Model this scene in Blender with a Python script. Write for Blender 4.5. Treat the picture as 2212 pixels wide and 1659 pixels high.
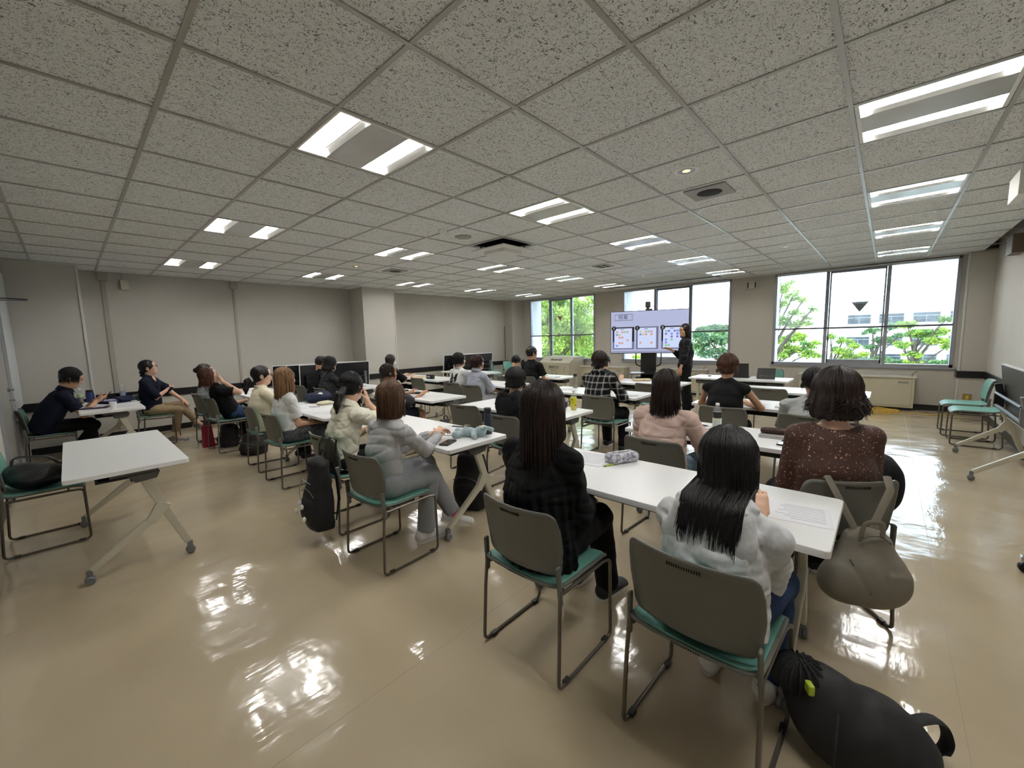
import bpy, bmesh, math, random
import numpy as np
from mathutils import Vector, Matrix
random.seed(7)
for o in list(bpy.data.objects): bpy.data.objects.remove(o)
SC = bpy.context.scene
COL = SC.collection
# ------------------------------------------------------------------ camera, world, exposure
ZC, FPX = 1.495, 878.06
YAW, PITCH, ROLL = math.radians(42.637), math.radians(-6.496), math.radians(-1.44)
def cam_axes():
    f = Vector((math.cos(YAW)*math.cos(PITCH), math.sin(YAW)*math.cos(PITCH), math.sin(PITCH)))
    r = Vector((math.sin(YAW), -math.cos(YAW), 0)); u = r.cross(f)
    c, s = math.cos(ROLL), math.sin(ROLL)
    return c*r+s*u, -s*r+c*u, f
R_, U_, F_ = cam_axes()
cd = bpy.data.cameras.new('camera'); cam = bpy.data.objects.new('camera', cd); COL.objects.link(cam)
cd.sensor_fit = 'HORIZONTAL'; cd.sensor_width = 36; cd.lens = FPX/2212*36
cd.clip_start = .02; cd.clip_end = 400
M = Matrix((R_, U_, -F_)).transposed().to_4x4(); M.translation = (0, 0, ZC)
cam.matrix_world = M; SC.camera = cam
def ray(px, py): return F_ + R_*((px-1106)/FPX) - U_*((py-829.5)/FPX)
C0 = Vector((0, 0, ZC))
def hz(px, py, z=0.): d = ray(px, py); return C0+d*((z-ZC)/d.z)
def hx(px, py, X): d = ray(px, py); return C0+d*(X/d.x)
def hy(px, py, Y): d = ray(px, py); return C0+d*(Y/d.y)
SC.view_settings.view_transform = 'Standard'; SC.view_settings.look = 'None'
SC.view_settings.gamma = 1; SC.view_settings.use_curve_mapping = False
SC.view_settings.exposure = 1.82
w = bpy.data.worlds.new('world'); SC.world = w; w.use_nodes = True
wn = w.node_tree; bg = wn.nodes['Background']
tc = wn.nodes.new('ShaderNodeTexCoord'); sp = wn.nodes.new('ShaderNodeSeparateXYZ'); rp = wn.nodes.new('ShaderNodeValToRGB')
wn.links.new(tc.outputs['Generated'], sp.inputs[0]); wn.links.new(sp.outputs['Z'], rp.inputs[0]); wn.links.new(rp.outputs[0], bg.inputs[0])
rp.color_ramp.elements[0].position = 0.0; rp.color_ramp.elements[0].color = (.80, .90, 1, 1)
rp.color_ramp.elements[1].position = .6; rp.color_ramp.elements[1].color = (.66, .82, 1, 1)
SKY, TUBE, PORTAL = 1.9, 28.0, True
bg.inputs[1].default_value = SKY
SC.cycles.max_bounces = 7; SC.cycles.diffuse_bounces = 4; SC.cycles.glossy_bounces = 4
SC.cycles.transparent_max_bounces = 24; SC.cycles.transmission_bounces = 6
SC.cycles.caustics_reflective = False; SC.cycles.caustics_refractive = False
SC.cycles.sample_clamp_indirect = 3.0
SC.cycles.use_denoising = True
# room extents (metres); x runs to the window wall, y to the long wall
XW, XR, YL, YR, H, T = 10.44, -.53, 9.38, -1.24, 2.707, .65
XO, YO = .6577*T, 3.3346*T
def gx(n): return n*T+XO
def gy(n): return n*T+YO
if PORTAL:
    for i, (a, b) in enumerate([(6.27, 8.73), (2.68, 5.4), (-.88, 1.84)]):
        ld = bpy.data.lights.new('window_portal', 'AREA'); ld.shape = 'RECTANGLE'; ld.size = 1.9; ld.size_y = b-a
        ld.cycles.is_portal = True
        lo = bpy.data.objects.new('window_portal', ld); COL.objects.link(lo)
        lo.location = (XW+.2, (a+b)/2, 1.74); lo.rotation_euler = (0, math.pi/2, 0)
# ------------------------------------------------------------------ helpers
def lin(c):
    return tuple((v/255/12.92 if v/255 <= .04045 else ((v/255+.055)/1.055)**2.4) for v in c)+(1.,)
MATS = {}
def pm(name, col, rough=.5, metal=0., var=.06, vs=6., bump=0., bs=80., coat=0., spec=.5, stretch=None, sheen=0., col2=None, thr=None, alpha=None, emit=None, es=1., trans=0., detail=3):
    """procedural principled material: noise-broken colour (+ optional second colour by noise threshold) and noise bump"""
    if name in MATS: return MATS[name]
    m = bpy.data.materials.new(name); m.use_nodes = True; nt = m.node_tree; N = nt.nodes; L = nt.links
    b = N['Principled BSDF']; MATS[name] = m
    c = lin(col)
    t = N.new('ShaderNodeTexCoord'); mp = N.new('ShaderNodeMapping'); L.new(t.outputs['Object'], mp.inputs[0])
    if stretch: mp.inputs['Scale'].default_value = stretch
    n = N.new('ShaderNodeTexNoise'); n.inputs['Scale'].default_value = vs; n.inputs['Detail'].default_value = detail; L.new(mp.outputs[0], n.inputs[0])
    r = N.new('ShaderNodeValToRGB'); L.new(n.outputs[0], r.inputs[0])
    e = r.color_ramp.elements
    if col2:
        c2 = lin(col2); a, bb = thr or (.5, .56)
        e[0].position = a; e[0].color = c; e[1].position = bb; e[1].color = c2
    else:
        e[0].position = .3; e[0].color = tuple(v*(1-var) for v in c[:3])+(1,)
        e[1].position = .7; e[1].color = tuple(min(1, v*(1+var)) for v in c[:3])+(1,)
    L.new(r.outputs[0], b.inputs['Base Color'])
    b.inputs['Roughness'].default_value = rough; b.inputs['Metallic'].default_value = metal
    b.inputs['Specular IOR Level'].default_value = spec
    if coat: b.inputs['Coat Weight'].default_value = coat; b.inputs['Coat Roughness'].default_value = .08
    if sheen: b.inputs['Sheen Weight'].default_value = sheen; b.inputs['Sheen Roughness'].default_value = .6
    if trans: b.inputs['Transmission Weight'].default_value = trans
    if emit: b.inputs['Emission Color'].default_value = lin(emit); b.inputs['Emission Strength'].default_value = es
    if bump:
        n2 = N.new('ShaderNodeTexNoise'); n2.inputs['Scale'].default_value = bs; n2.inputs['Detail'].default_value = 2; L.new(mp.outputs[0], n2.inputs[0])
        bp = N.new('ShaderNodeBump'); bp.inputs['Strength'].default_value = bump; bp.inputs['Distance'].default_value = .004
        L.new(n2.outputs[0], bp.inputs['Height']); L.new(bp.outputs[0], b.inputs['Normal'])
    return m
class MB:
    def __init__(s): s.v = []; s.f = []; s.mi = []; s.cur = 0
    def add(s, vs, fs):
        o = len(s.v); s.v += [tuple(v) for v in vs]; s.f += [tuple(i+o for i in f) for f in fs]; s.mi += [s.cur]*len(fs); return s
    def box(s, x0, x1, y0, y1, z0, z1):
        if x0 > x1: x0, x1 = x1, x0
        if y0 > y1: y0, y1 = y1, y0
        if z0 > z1: z0, z1 = z1, z0
        return s.add([(x0,y0,z0),(x1,y0,z0),(x1,y1,z0),(x0,y1,z0),(x0,y0,z1),(x1,y0,z1),(x1,y1,z1),(x0,y1,z1)],
                     [(0,3,2,1),(4,5,6,7),(0,1,5,4),(1,2,6,5),(2,3,7,6),(3,0,4,7)])
    def obox(s, c, sx, sy, sz, M=None):
        vs = [(a*sx/2, b*sy/2, d*sz/2) for d in (-1, 1) for a, b in ((-1,-1),(1,-1),(1,1),(-1,1))]
        M = M or Matrix.Identity(3); c = Vector(c)
        return s.add([M@Vector(v)+c for v in vs], [(0,3,2,1),(4,5,6,7),(0,1,5,4),(1,2,6,5),(2,3,7,6),(3,0,4,7)])
    def prism(s, pts, z0, z1, ch=0.):
        """extruded outline in xy with optional top chamfer"""
        n = len(pts); c = (sum(p[0] for p in pts)/n, sum(p[1] for p in pts)/n)
        rings = [(z0, 0), (z1-ch, 0)]+([(z1, ch)] if ch else [])
        vs = []
        for z, q in rings:
            for p in pts:
                d = math.hypot(p[0]-c[0], p[1]-c[1]) or 1
                vs.append((p[0]-(p[0]-c[0])/d*q, p[1]-(p[1]-c[1])/d*q, z))
        fs = [tuple(range(n))[::-1], tuple(range((len(rings)-1)*n, len(rings)*n))]
        for k in range(len(rings)-1):
            for i in range(n):
                j = (i+1) % n; fs.append((k*n+i, k*n+j, (k+1)*n+j, (k+1)*n+i))
        return s.add(vs, fs)
    def beam(s, a, b, w, t, side=(0, 1, 0), w2=None):
        a, b = Vector(a), Vector(b); d = (b-a).normalized(); sd = Vector(side); sd = (sd-d*sd.dot(d)).normalized(); n = d.cross(sd)
        w2 = w2 or w; vs = []
        for p, ww in ((a, w), (b, w2)):
            for i, j in ((-1,-1),(1,-1),(1,1),(-1,1)): vs.append(p+n*(i*ww/2)+sd*(j*t/2))
        return s.add(vs, [(0,3,2,1),(4,5,6,7),(0,1,5,4),(1,2,6,5),(2,3,7,6),(3,0,4,7)])
    def tube(s, pts, r, n=8, cap=True, flat=1.):
        pts = [Vector(p) for p in pts]; rs = r if hasattr(r, '__len__') else [r]*len(pts)
        vs, fs = [], []; up = Vector((0, 0, 1))
        d0 = (pts[1]-pts[0]).normalized()
        u = d0.cross(up if abs(d0.z) < .9 else Vector((1, 0, 0))).normalized()
        for i, p in enumerate(pts):
            d = ((pts[min(i+1, len(pts)-1)]-p).normalized()+(p-pts[max(i-1, 0)]).normalized())
            d = d.normalized() if d.length > 1e-6 else d0
            u = (u-d*u.dot(d)).normalized(); v = d.cross(u)
            for k in range(n):
                a = 2*math.pi*k/n; vs.append(p+(u*math.cos(a)+v*math.sin(a)*flat)*rs[i])
        m = len(pts)
        for i in range(m-1):
            for k in range(n):
                k2 = (k+1) % n; fs.append((i*n+k, i*n+k2, (i+1)*n+k2, (i+1)*n+k))
        if cap: fs += [tuple(range(n))[::-1], tuple(range((m-1)*n, m*n))]
        return s.add(vs, fs)
    def lathe(s, prof, c=(0, 0, 0), n=24, ax=None):
        """profile [(r,z)] round z (or along matrix ax)"""
        vs, fs = [], []; c = Vector(c)
        for r, z in prof:
            for k in range(n):
                a = 2*math.pi*k/n; q = Vector((r*math.cos(a), r*math.sin(a), z)); vs.append((ax@q if ax else q)+c)
        for i in range(len(prof)-1):
            for k in range(n):
                k2 = (k+1) % n; fs.append((i*n+k, i*n+k2, (i+1)*n+k2, (i+1)*n+k))
        fs += [tuple(range(n))[::-1], tuple(range((len(prof)-1)*n, len(prof)*n))]
        return s.add(vs, fs)
    def sheet(s, x, y, z, w, d, rot=0, t=.0012):
        c, q = math.cos(rot), math.sin(rot); p = [(x+a*w/2*c-b*d/2*q, y+a*w/2*q+b*d/2*c) for a, b in ((-1,-1),(1,-1),(1,1),(-1,1))]
        return s.prism(p, z, z+t)
    def build(s, name, mat=None, parent=None, smooth=False, bevel=0., mods=None, loc=None, rot=None):
        me = bpy.data.meshes.new(name); me.from_pydata(s.v, [], s.f)
        mats = mat if isinstance(mat, (list, tuple)) else [mat]
        for m in mats: me.materials.append(m)
        if len(mats) > 1: me.polygons.foreach_set('material_index', s.mi)
        me.validate(); me.update()
        if bevel:
            bm = bmesh.new(); bm.from_mesh(me)
            bmesh.ops.bevel(bm, geom=[e for e in bm.edges if len(e.link_faces) == 2 and e.calc_face_angle(0) > .6], offset=bevel, segments=2, affect='EDGES', profile=.6)
            bm.to_mesh(me); bm.free()
        if smooth: shade(me, .7 if smooth is True else smooth)
        o = bpy.data.objects.new(name, me); COL.objects.link(o)
        if parent is not None: o.parent = parent
        if loc is not None: o.location = loc
        if rot is not None: o.rotation_euler = rot
        return o
def shade(me, ang=.7):
    me.polygons.foreach_set('use_smooth', [True]*len(me.polygons))
    bm = bmesh.new(); bm.from_mesh(me)
    for e in bm.edges:
        if len(e.link_faces) == 2 and e.calc_face_angle(0) > ang: e.smooth = False
    bm.to_mesh(me); bm.free()
def tag(o, label, cat, group=None, kind=None):
    o['label'] = label; o['category'] = cat
    if group: o['group'] = group
    if kind: o['kind'] = kind
    return o
def thing(name, label, cat, loc=(0, 0, 0), rz=0., group=None, rot=None):
    o = bpy.data.objects.new(name, None); COL.objects.link(o); o.empty_display_size = .1
    o.location = loc; o.rotation_euler = rot or (0, 0, rz); return tag(o, label, cat, group)
def struct(o, **k):
    o['kind'] = 'structure'; return o
def dup(root, loc=None, rz=None, label=None, group=None, rot=None):
    r = root.copy(); COL.objects.link(r)
    if loc is not None: r.location = loc
    if rz is not None: r.rotation_euler = (0, 0, rz)
    if rot is not None: r.rotation_euler = rot
    if label: r['label'] = label
    if group: r['group'] = group
    for ch in list(root.children):
        c = ch.copy(); COL.objects.link(c); c.parent = r
        for g in list(ch.children):
            d = g.copy(); COL.objects.link(d); d.parent = c
    return r
def rrect(w, d, r, n=4, cx=0, cy=0):
    out = []
    for sx, sy, a0 in ((1,1,0),(-1,1,90),(-1,-1,180),(1,-1,270)):
        for k in range(n+1):
            a = math.radians(a0+90*k/n); out.append((cx+sx*(w/2-r)+r*math.cos(a), cy+sy*(d/2-r)+r*math.sin(a)))
    return out
def bez(p, r, n=4):
    """polyline with rounded corners"""
    p = [Vector(q) for q in p]; out = [p[0]]
    for i in range(1, len(p)-1):
        a = (p[i-1]-p[i]); b = (p[i+1]-p[i]); q = min(r, a.length/2, b.length/2)
        A = p[i]+a.normalized()*q; B = p[i]+b.normalized()*q
        for k in range(n+1):
            t = k/n; out.append(A*(1-t)**2+p[i]*2*t*(1-t)+B*t*t)
    return out+[p[-1]]
# ------------------------------------------------------------------ distance-field modelling (smooth bodies, cloth, hair, soft things)
def _l(P): return np.sqrt((P*P).sum(-1))
def cone(a, b, ra, rb, k=.02, op=1, flat=False):
    a = np.array(a, np.float32); b = np.array(b, np.float32); ab = b-a; L2 = float(ab@ab)+1e-9
    def f(P):
        q = P-a; t0 = (q@ab)/L2; t = np.clip(t0, 0, 1)
        d = _l(q-t[..., None]*ab)-(ra+(rb-ra)*t)
        if flat: d = np.maximum(d, (t0-1)*math.sqrt(L2))
        return d
    r = max(ra, rb); return (f, np.minimum(a, b)-r, np.maximum(a, b)+r, k, op)
def ell(c, r, Rm=None, k=.02, op=1):
    c = np.array(c, np.float32); r = np.array(r, np.float32); m = None if Rm is None else np.array(Rm, np.float32)
    def f(P):
        q = P-c
        if m is not None: q = q@m
        k0 = _l(q/r); k1 = _l(q/(r*r))+1e-9; return k0*(k0-1)/k1
    R = float(r.max()) if m is not None else r
    return (f, c-R, c+R, k, op)
def ecap(a, b, wa, da, wb, db, side=(0, 1, 0), k=.03, op=1, flat=0):
    """elliptical tapered capsule, half-widths along side and across it; flat: 1 cut the b end, -1 cut the a end"""
    a = np.array(a, np.float32); b = np.array(b, np.float32); ab = b-a; L = float(np.sqrt(ab@ab)); d = ab/L
    s = np.array(side, np.float32); s = s-d*(s@d); s /= np.sqrt(s@s); n = np.cross(d, s)
    def f(P):
        q = P-a; h = q@d; t = np.clip(h/L, 0, 1); W = wa+(wb-wa)*t; D = da+(db-da)*t; e = h-t*L
        u = q@s; v = q@n; mn = np.minimum(W, D)
        k0 = np.sqrt((u/W)**2+(v/D)**2+(e/mn)**2); k1 = np.sqrt((u/W**2)**2+(v/D**2)**2+(e/mn**2)**2)+1e-9
        o = k0*(k0-1)/k1
        if flat == 1: o = np.maximum(o, h-L)
        if flat == -1: o = np.maximum(o, -h)
        return o
    R = max(wa, da, wb, db); return (f, np.minimum(a, b)-R, np.maximum(a, b)+R, k, op)
def rbox(c, hs, r, Rm=None, k=.01, op=1):
    c = np.array(c, np.float32); hs = np.array(hs, np.float32)-r; m = None if Rm is None else np.array(Rm, np.float32)
    def f(P):
        q = P-c
        if m is not None: q = q@m
        q = np.abs(q)-hs; return _l(np.maximum(q, 0))+np.minimum(q.max(-1), 0)-r
    R = float(np.sqrt(((hs+r)**2).sum())) if m is not None else hs+r
    return (f, c-R, c+R, k, op)
def plane(c, n, lo, hi, k=.004, op=-1):
    """half space on the n side of c, inside a box"""
    c = np.array(c, np.float32); n = np.array(n, np.float32); n /= np.sqrt(n@n)
    return ((lambda P: -((P-c)@n)), np.array(lo, np.float32), np.array(hi, np.float32), k, op)
def chain(pts, rs, k=.02, op=1): return [cone(pts[i], pts[i+1], rs[i], rs[i+1], k, op) for i in range(len(pts)-1)]
def wav(P, s, seed=0, n=6):
    rg = np.random.RandomState(seed); K = rg.normal(size=(n, 3)).astype(np.float32); K /= np.sqrt((K*K).sum(1))[:, None]
    out = 0
    for i in range(n):
        ph = rg.rand()*6.28; j = (i+1) % n
        out = out+np.sin((P@K[i])*s*(.7+.6*rg.rand())+ph+1.3*np.sin((P@K[j])*s*.6+ph*2))
    return out/n*1.4
def sdf(name, prims, h, mat, parent=None, disp=None, smooth=True, link=True):
    lo = np.min([p[1] for p in prims if p[4] > 0], 0)-2.5*h; hi = np.max([p[2] for p in prims if p[4] > 0], 0)+2.5*h
    n = np.ceil((hi-lo)/h).astype(int)+1
    D = np.full(n, .2, np.float32)
    for f, a, b, k, op in prims:
        m = k+3*h if op > 0 else 1.5*h+k
        i0 = np.clip(np.floor((a-m-lo)/h).astype(int), 0, n); i1 = np.clip(np.ceil((b+m-lo)/h).astype(int)+1, 0, n)
        if (i1 <= i0).any(): continue
        ax = [np.arange(i0[j], i1[j], dtype=np.float32)*h+lo[j] for j in range(3)]
        P = np.stack(np.meshgrid(*ax, indexing='ij'), -1).astype(np.float32)
        d = f(P).astype(np.float32); s = tuple(slice(i0[j], i1[j]) for j in range(3)); c = D[s]
        if op > 0:
            q = np.maximum(k-np.abs(c-d), 0)/k; D[s] = np.minimum(c, d)-q*q*k*.25
        else:
            d = -d; q = np.maximum(k-np.abs(c-d), 0)/k; D[s] = np.maximum(c, d)+q*q*k*.25
    if disp is not None:
        I = np.argwhere(np.abs(D) < 4*h); P = (I*h+lo).astype(np.float32)
        D[tuple(I.T)] += disp(P).astype(np.float32)
    D[[0, -1]] = .2; D[:, [0, -1]] = .2; D[:, :, [0, -1]] = .2
    S = D < 0
    c = np.zeros(tuple(n-1), np.int8)
    offs = [(i, j, k) for i in (0, 1) for j in (0, 1) for k in (0, 1)]
    for i, j, k in offs: c += S[i:n[0]-1+i, j:n[1]-1+j, k:n[2]-1+k]
    I = np.argwhere((c > 0) & (c < 8)); idx = np.full(tuple(n-1), -1, np.int32); idx[tuple(I.T)] = np.arange(len(I))
    pos = np.zeros((len(I), 3), np.float32); cnt = np.zeros(len(I), np.float32)
    for ax_ in range(3):
        for o in offs:
            if o[ax_]: continue
            o2 = list(o); o2[ax_] = 1
            v0 = D[I[:, 0]+o[0], I[:, 1]+o[1], I[:, 2]+o[2]]; v1 = D[I[:, 0]+o2[0], I[:, 1]+o2[1], I[:, 2]+o2[2]]
            m = (v0 < 0) != (v1 < 0); t = np.where(m, v0/np.where(m, v0-v1, 1), 0)
            q = np.array(o, np.float32)[None]+t[:, None]*np.eye(3, dtype=np.float32)[ax_]
            pos += np.where(m[:, None], q, 0); cnt += m
    V = lo+(I+pos/cnt[:, None])*h
    Q = []
    for a in range(3):
        b, c2 = (a+1) % 3, (a+2) % 3
        s0 = [slice(None)]*3; s1 = [slice(None)]*3; s0[a] = slice(0, -1); s1[a] = slice(1, None)
        A = S[tuple(s0)]; B = S[tuple(s1)]; E = np.argwhere(A != B); E = E[(E[:, b] > 0) & (E[:, c2] > 0) & (E[:, b] < n[b]-1) & (E[:, c2] < n[c2]-1)]
        sg = A[tuple(E.T)]
        def g(db, dc):
            F = E.copy(); F[:, b] -= db; F[:, c2] -= dc; return idx[tuple(F.T)]
        q = np.stack([g(1, 1), g(0, 1), g(0, 0), g(1, 0)], 1); q[~sg] = q[~sg][:, ::-1]; Q.append(q)
    Q = np.concatenate(Q).astype(np.int32)
    me = bpy.data.meshes.new(name); me.vertices.add(len(V)); me.vertices.foreach_set('co', V.astype(np.float32).ravel())
    me.loops.add(Q.size); me.loops.foreach_set('vertex_index', Q.ravel()); me.polygons.add(len(Q))
    me.polygons.foreach_set('loop_start', np.arange(0, Q.size, 4, dtype=np.int32))
    me.polygons.foreach_set('use_smooth', np.ones(len(Q), bool))
    me.materials.append(mat); me.update(calc_edges=True); me.validate()
    o = bpy.data.objects.new(name, me); COL.objects.link(o)
    if parent is not None: o.parent = parent
    return o
def text(name, s, size, mat, parent, loc, rot, ext=.0008, sx=1., align='CENTER'):
    cu = bpy.data.curves.new(name, 'FONT'); cu.body = s; cu.size = size; cu.extrude = ext; cu.align_x = align; cu.align_y = 'CENTER'; cu.resolution_u = 2
    t = bpy.data.objects.new(name, cu); COL.objects.link(t)
    me = bpy.data.meshes.new_from_object(t.evaluated_get(bpy.context.evaluated_depsgraph_get())); me.name = name
    bpy.data.objects.remove(t); bpy.data.curves.remove(cu)
    me.materials.clear(); me.materials.append(mat)
    o = bpy.data.objects.new(name, me); COL.objects.link(o); o.parent = parent; o.location = loc; o.rotation_euler = rot; o.scale = (sx, 1, 1)
    return o
# ------------------------------------------------------------------ materials of the room
def ceiling_mat():
    m = pm('ceiling tile', (238, 241, 242), .92, var=.02, vs=3)
    N, L = m.node_tree.nodes, m.node_tree.links; b = N['Principled BSDF']
    t = N.new('ShaderNodeTexCoord')
    outs = []
    for sc, st, thr in ((85, (1, 1, 1), .36), (120, (1, .5, 1), .34), (60, (.5, 1.4, 1), .33)):
        mp = N.new('ShaderNodeMapping'); mp.inputs['Scale'].default_value = st; L.new(t.outputs['Object'], mp.inputs[0])
        n = N.new('ShaderNodeTexNoise'); n.inputs['Scale'].default_value = sc; n.inputs['Detail'].default_value = 3; n.inputs['Distortion'].default_value = 1.6; L.new(mp.outputs[0], n.inputs[0])
        r = N.new('ShaderNodeValToRGB'); r.color_ramp.elements[0].position = thr; r.color_ramp.elements[0].color = (1, 1, 1, 1); r.color_ramp.elements[1].position = thr+.035; r.color_ramp.elements[1].color = (0, 0, 0, 1)
        L.new(n.outputs[0], r.inputs[0]); outs.append(r.outputs[0])
    mx = N.new('ShaderNodeMath'); mx.operation = 'MAXIMUM'; L.new(outs[0], mx.inputs[0]); L.new(outs[1], mx.inputs[1])
    mx2 = N.new('ShaderNodeMath'); mx2.operation = 'MAXIMUM'; L.new(mx.outputs[0], mx2.inputs[0]); L.new(outs[2], mx2.inputs[1])
    mix = N.new('ShaderNodeMixRGB'); L.new(mx2.outputs[0], mix.inputs[0]); src = b.inputs['Base Color'].links[0].from_socket
    L.new(src, mix.inputs[1]); mix.inputs[2].default_value = lin((112, 111, 108)); L.new(mix.outputs[0], b.inputs['Base Color'])
    bp = N.new('ShaderNodeBump'); bp.invert = True; bp.inputs['Strength'].default_value = .5; bp.inputs['Distance'].default_value = .003; L.new(mx2.outputs[0], bp.inputs['Height']); L.new(bp.outputs[0], b.inputs['Normal'])
    return m
def floor_mat():
    m = pm('polished vinyl floor', (184, 169, 143), .13, var=.05, vs=1.4, spec=.5, coat=.35)
    N, L = m.node_tree.nodes, m.node_tree.links; b = N['Principled BSDF']
    t = N.new('ShaderNodeTexCoord'); add = None
    for sc, st, amp in ((1.6, (1, 1, 1), 1.0), (7, (1, .5, 1), .16), (26, (.4, 1.4, 1), .035)):
        mp = N.new('ShaderNodeMapping'); mp.inputs['Scale'].default_value = st; L.new(t.outputs['Object'], mp.inputs[0])
        n = N.new('ShaderNodeTexNoise'); n.inputs['Scale'].default_value = sc; n.inputs['Detail'].default_value = 2; L.new(mp.outputs[0], n.inputs[0])
        mu = N.new('ShaderNodeMath'); mu.operation = 'MULTIPLY'; mu.inputs[1].default_value = amp; L.new(n.outputs[0], mu.inputs[0])
        if add: a2 = N.new('ShaderNodeMath'); a2.operation = 'ADD'; L.new(add, a2.inputs[0]); L.new(mu.outputs[0], a2.inputs[1]); add = a2.outputs[0]
        else: add = mu.outputs[0]
    bp = N.new('ShaderNodeBump'); bp.inputs['Strength'].default_value = 1.; bp.inputs['Distance'].default_value = .022; L.new(add, bp.inputs['Height'])
    L.new(bp.outputs[0], b.inputs['Normal']); L.new(bp.outputs[0], b.inputs['Coat Normal'])
    # wear: patches that are a little duller
    n = N.new('ShaderNodeTexNoise'); n.inputs['Scale'].default_value = 2.2; n.inputs['Detail'].default_value = 5; L.new(t.outputs['Object'], n.inputs[0])
    mr = N.new('ShaderNodeMapRange'); mr.inputs[1].default_value = .35; mr.inputs[2].default_value = .7; mr.inputs[3].default_value = .09; mr.inputs[4].default_value = .22
    L.new(n.outputs[0], mr.inputs[0]); L.new(mr.outputs[0], b.inputs['Roughness'])
    return m
WALL = pm('wallpaper', (192, 188, 180), .85, var=.025, vs=2, bump=.25, bs=220, stretch=(1, 1, .35))
WHITE_OUT = pm('outside white paint', (226, 228, 230), .8, var=.02)
BLACKT = pm('black rail', (16, 16, 20), .35, var=.1)
BARM = pm('ceiling grid bar', (176, 175, 170), .3, metal=.4, var=.03)
ALU = pm('window aluminium', (172, 175, 184), .38, metal=.6, var=.03)
CEIL = ceiling_mat(); FLOORM = floor_mat()
# ------------------------------------------------------------------ the setting
m = MB(); m.box(XR-.1, XW+.1, YR-.1, YL+.1, -.15, 0); struct(m.build('floor', FLOORM))
seams = MB()
for y in (-.3, 1.52, 3.34, 5.16, 6.98, 8.8): seams.box(XR, XW, y-.0012, y+.0012, 0, .0004)
struct(seams.build('trim_9', pm('floor seam', (150, 140, 122), .4)))
LIGHTS = [(J, R) for R in (-4, 0, 4, 8) for J in (1, 4, 7, 10, 13)]
m = MB()
for J in range(-2, 16):
    for R in range(-5, 12):
        if (J, R) in LIGHTS or (J, R) == (5, 2): continue
        x0, x1, y0, y1 = max(gx(J), XR), min(gx(J+1), XW), max(gy(R), YR), min(gy(R+1), YL)
        if x1-x0 < .02 or y1-y0 < .02: continue
        m.box(x0, x1, y0, y1, H, H+.02)
m.box(XR, XW, YR, YL, H+.35, H+.40)
struct(m.build('ceiling', CEIL))
m = MB()
for J in range(-1, 16): m.box(gx(J)-.011, gx(J)+.011, YR, YL, H-.006, H+.004)
for R in range(-4, 12): m.box(XR, XW, gy(R)-.011, gy(R)+.011, H-.0065, H+.004)
struct(m.build('trim_1', BARM))
TH = .14
WIN = [(6.27, 8.73), (2.68, 5.40), (-.88, 1.84)]; ZS, ZT = .78, 2.69
# long wall with its pilaster and the boxed-out part beside the door
m = MB(); m.box(XR-TH, XW+TH, YL, YL+TH, 0, H+.4); m.box(XR, .21, 8.80, YL, 0, H+.02); m.box(4.6, 5.4, 8.74, YL, 0, H+.02); m.box(9.9, XW, 9.04, YL, 0, H+.02)
struct(m.build('wall_left', WALL))
m = MB(); m.box(XR-TH, XW+TH, YR-TH, YR, 0, H+.4); m.box(10.2, XW, YR, -.93, 0, H+.02); struct(m.build('wall_right', WALL))
m = MB(); m.box(XR-TH, XR, YR, 6.55, 0, H+.4); m.box(XR-TH, XR, 6.55, 7.62, 2.12, H+.4); m.box(XR-TH, XR, 7.62, YL, 0, H+.4); struct(m.build('wall_rear', WALL))
m = MB()
m.box(XW, XW+.1, YR, YL, 0, ZS); m.box(XW, XW+.1, YR, YL, ZT, H+.4)
ys = [YR]+[v for a, b in sorted(WIN) for v in (a, b)]+[YL]
for i in range(0, len(ys), 2): m.box(XW, XW+.1, ys[i], ys[i+1], ZS, ZT)
struct(m.build('wall_front', WALL))
m = MB()
m.box(XW+.1, XW+.6, YR-1, YL+1, -3.6, ZS-.03); m.box(XW+.1, XW+.6, YR-1, YL+1, ZT+.03, 3.5)
for i in range(0, len(ys), 2): m.box(XW+.1, XW+.6, ys[i]-(1 if i == 0 else 0), ys[i+1]+(1 if i == len(ys)-2 else 0), ZS-.03, ZT+.03)
struct(m.build('trim_2', WHITE_OUT))
def glass_mat():
    g = bpy.data.materials.new('window glass'); g.use_nodes = True; N, L = g.node_tree.nodes, g.node_tree.links
    N.clear(); o = N.new('ShaderNodeOutputMaterial'); mx = N.new('ShaderNodeMixShader'); t = N.new('ShaderNodeBsdfTransparent'); gl = N.new('ShaderNodeBsdfGlossy'); gl.inputs['Roughness'].default_value = .01
    t.inputs[0].default_value = (.95, .98, .97, 1); fr = N.new('ShaderNodeFresnel'); fr.inputs[0].default_value = 1.45
    n = N.new('ShaderNodeTexNoise'); n.inputs['Scale'].default_value = 2; bp = N.new('ShaderNodeBump'); bp.inputs['Strength'].default_value = .02; L.new(n.outputs[0], bp.inputs['Height']); L.new(bp.outputs[0], gl.inputs['Normal'])
    L.new(fr.outputs[0], mx.inputs[0]); L.new(t.outputs[0], mx.inputs[1]); L.new(gl.outputs[0], mx.inputs[2]); L.new(mx.outputs[0], o.inputs[0]); return g
GLASS = glass_mat(); BLINDM = pm('blind slat', (205, 207, 212), .5, var=.02); BRAIL = pm('blind bottom rail', (90, 90, 96), .4, var=.03)
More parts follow.
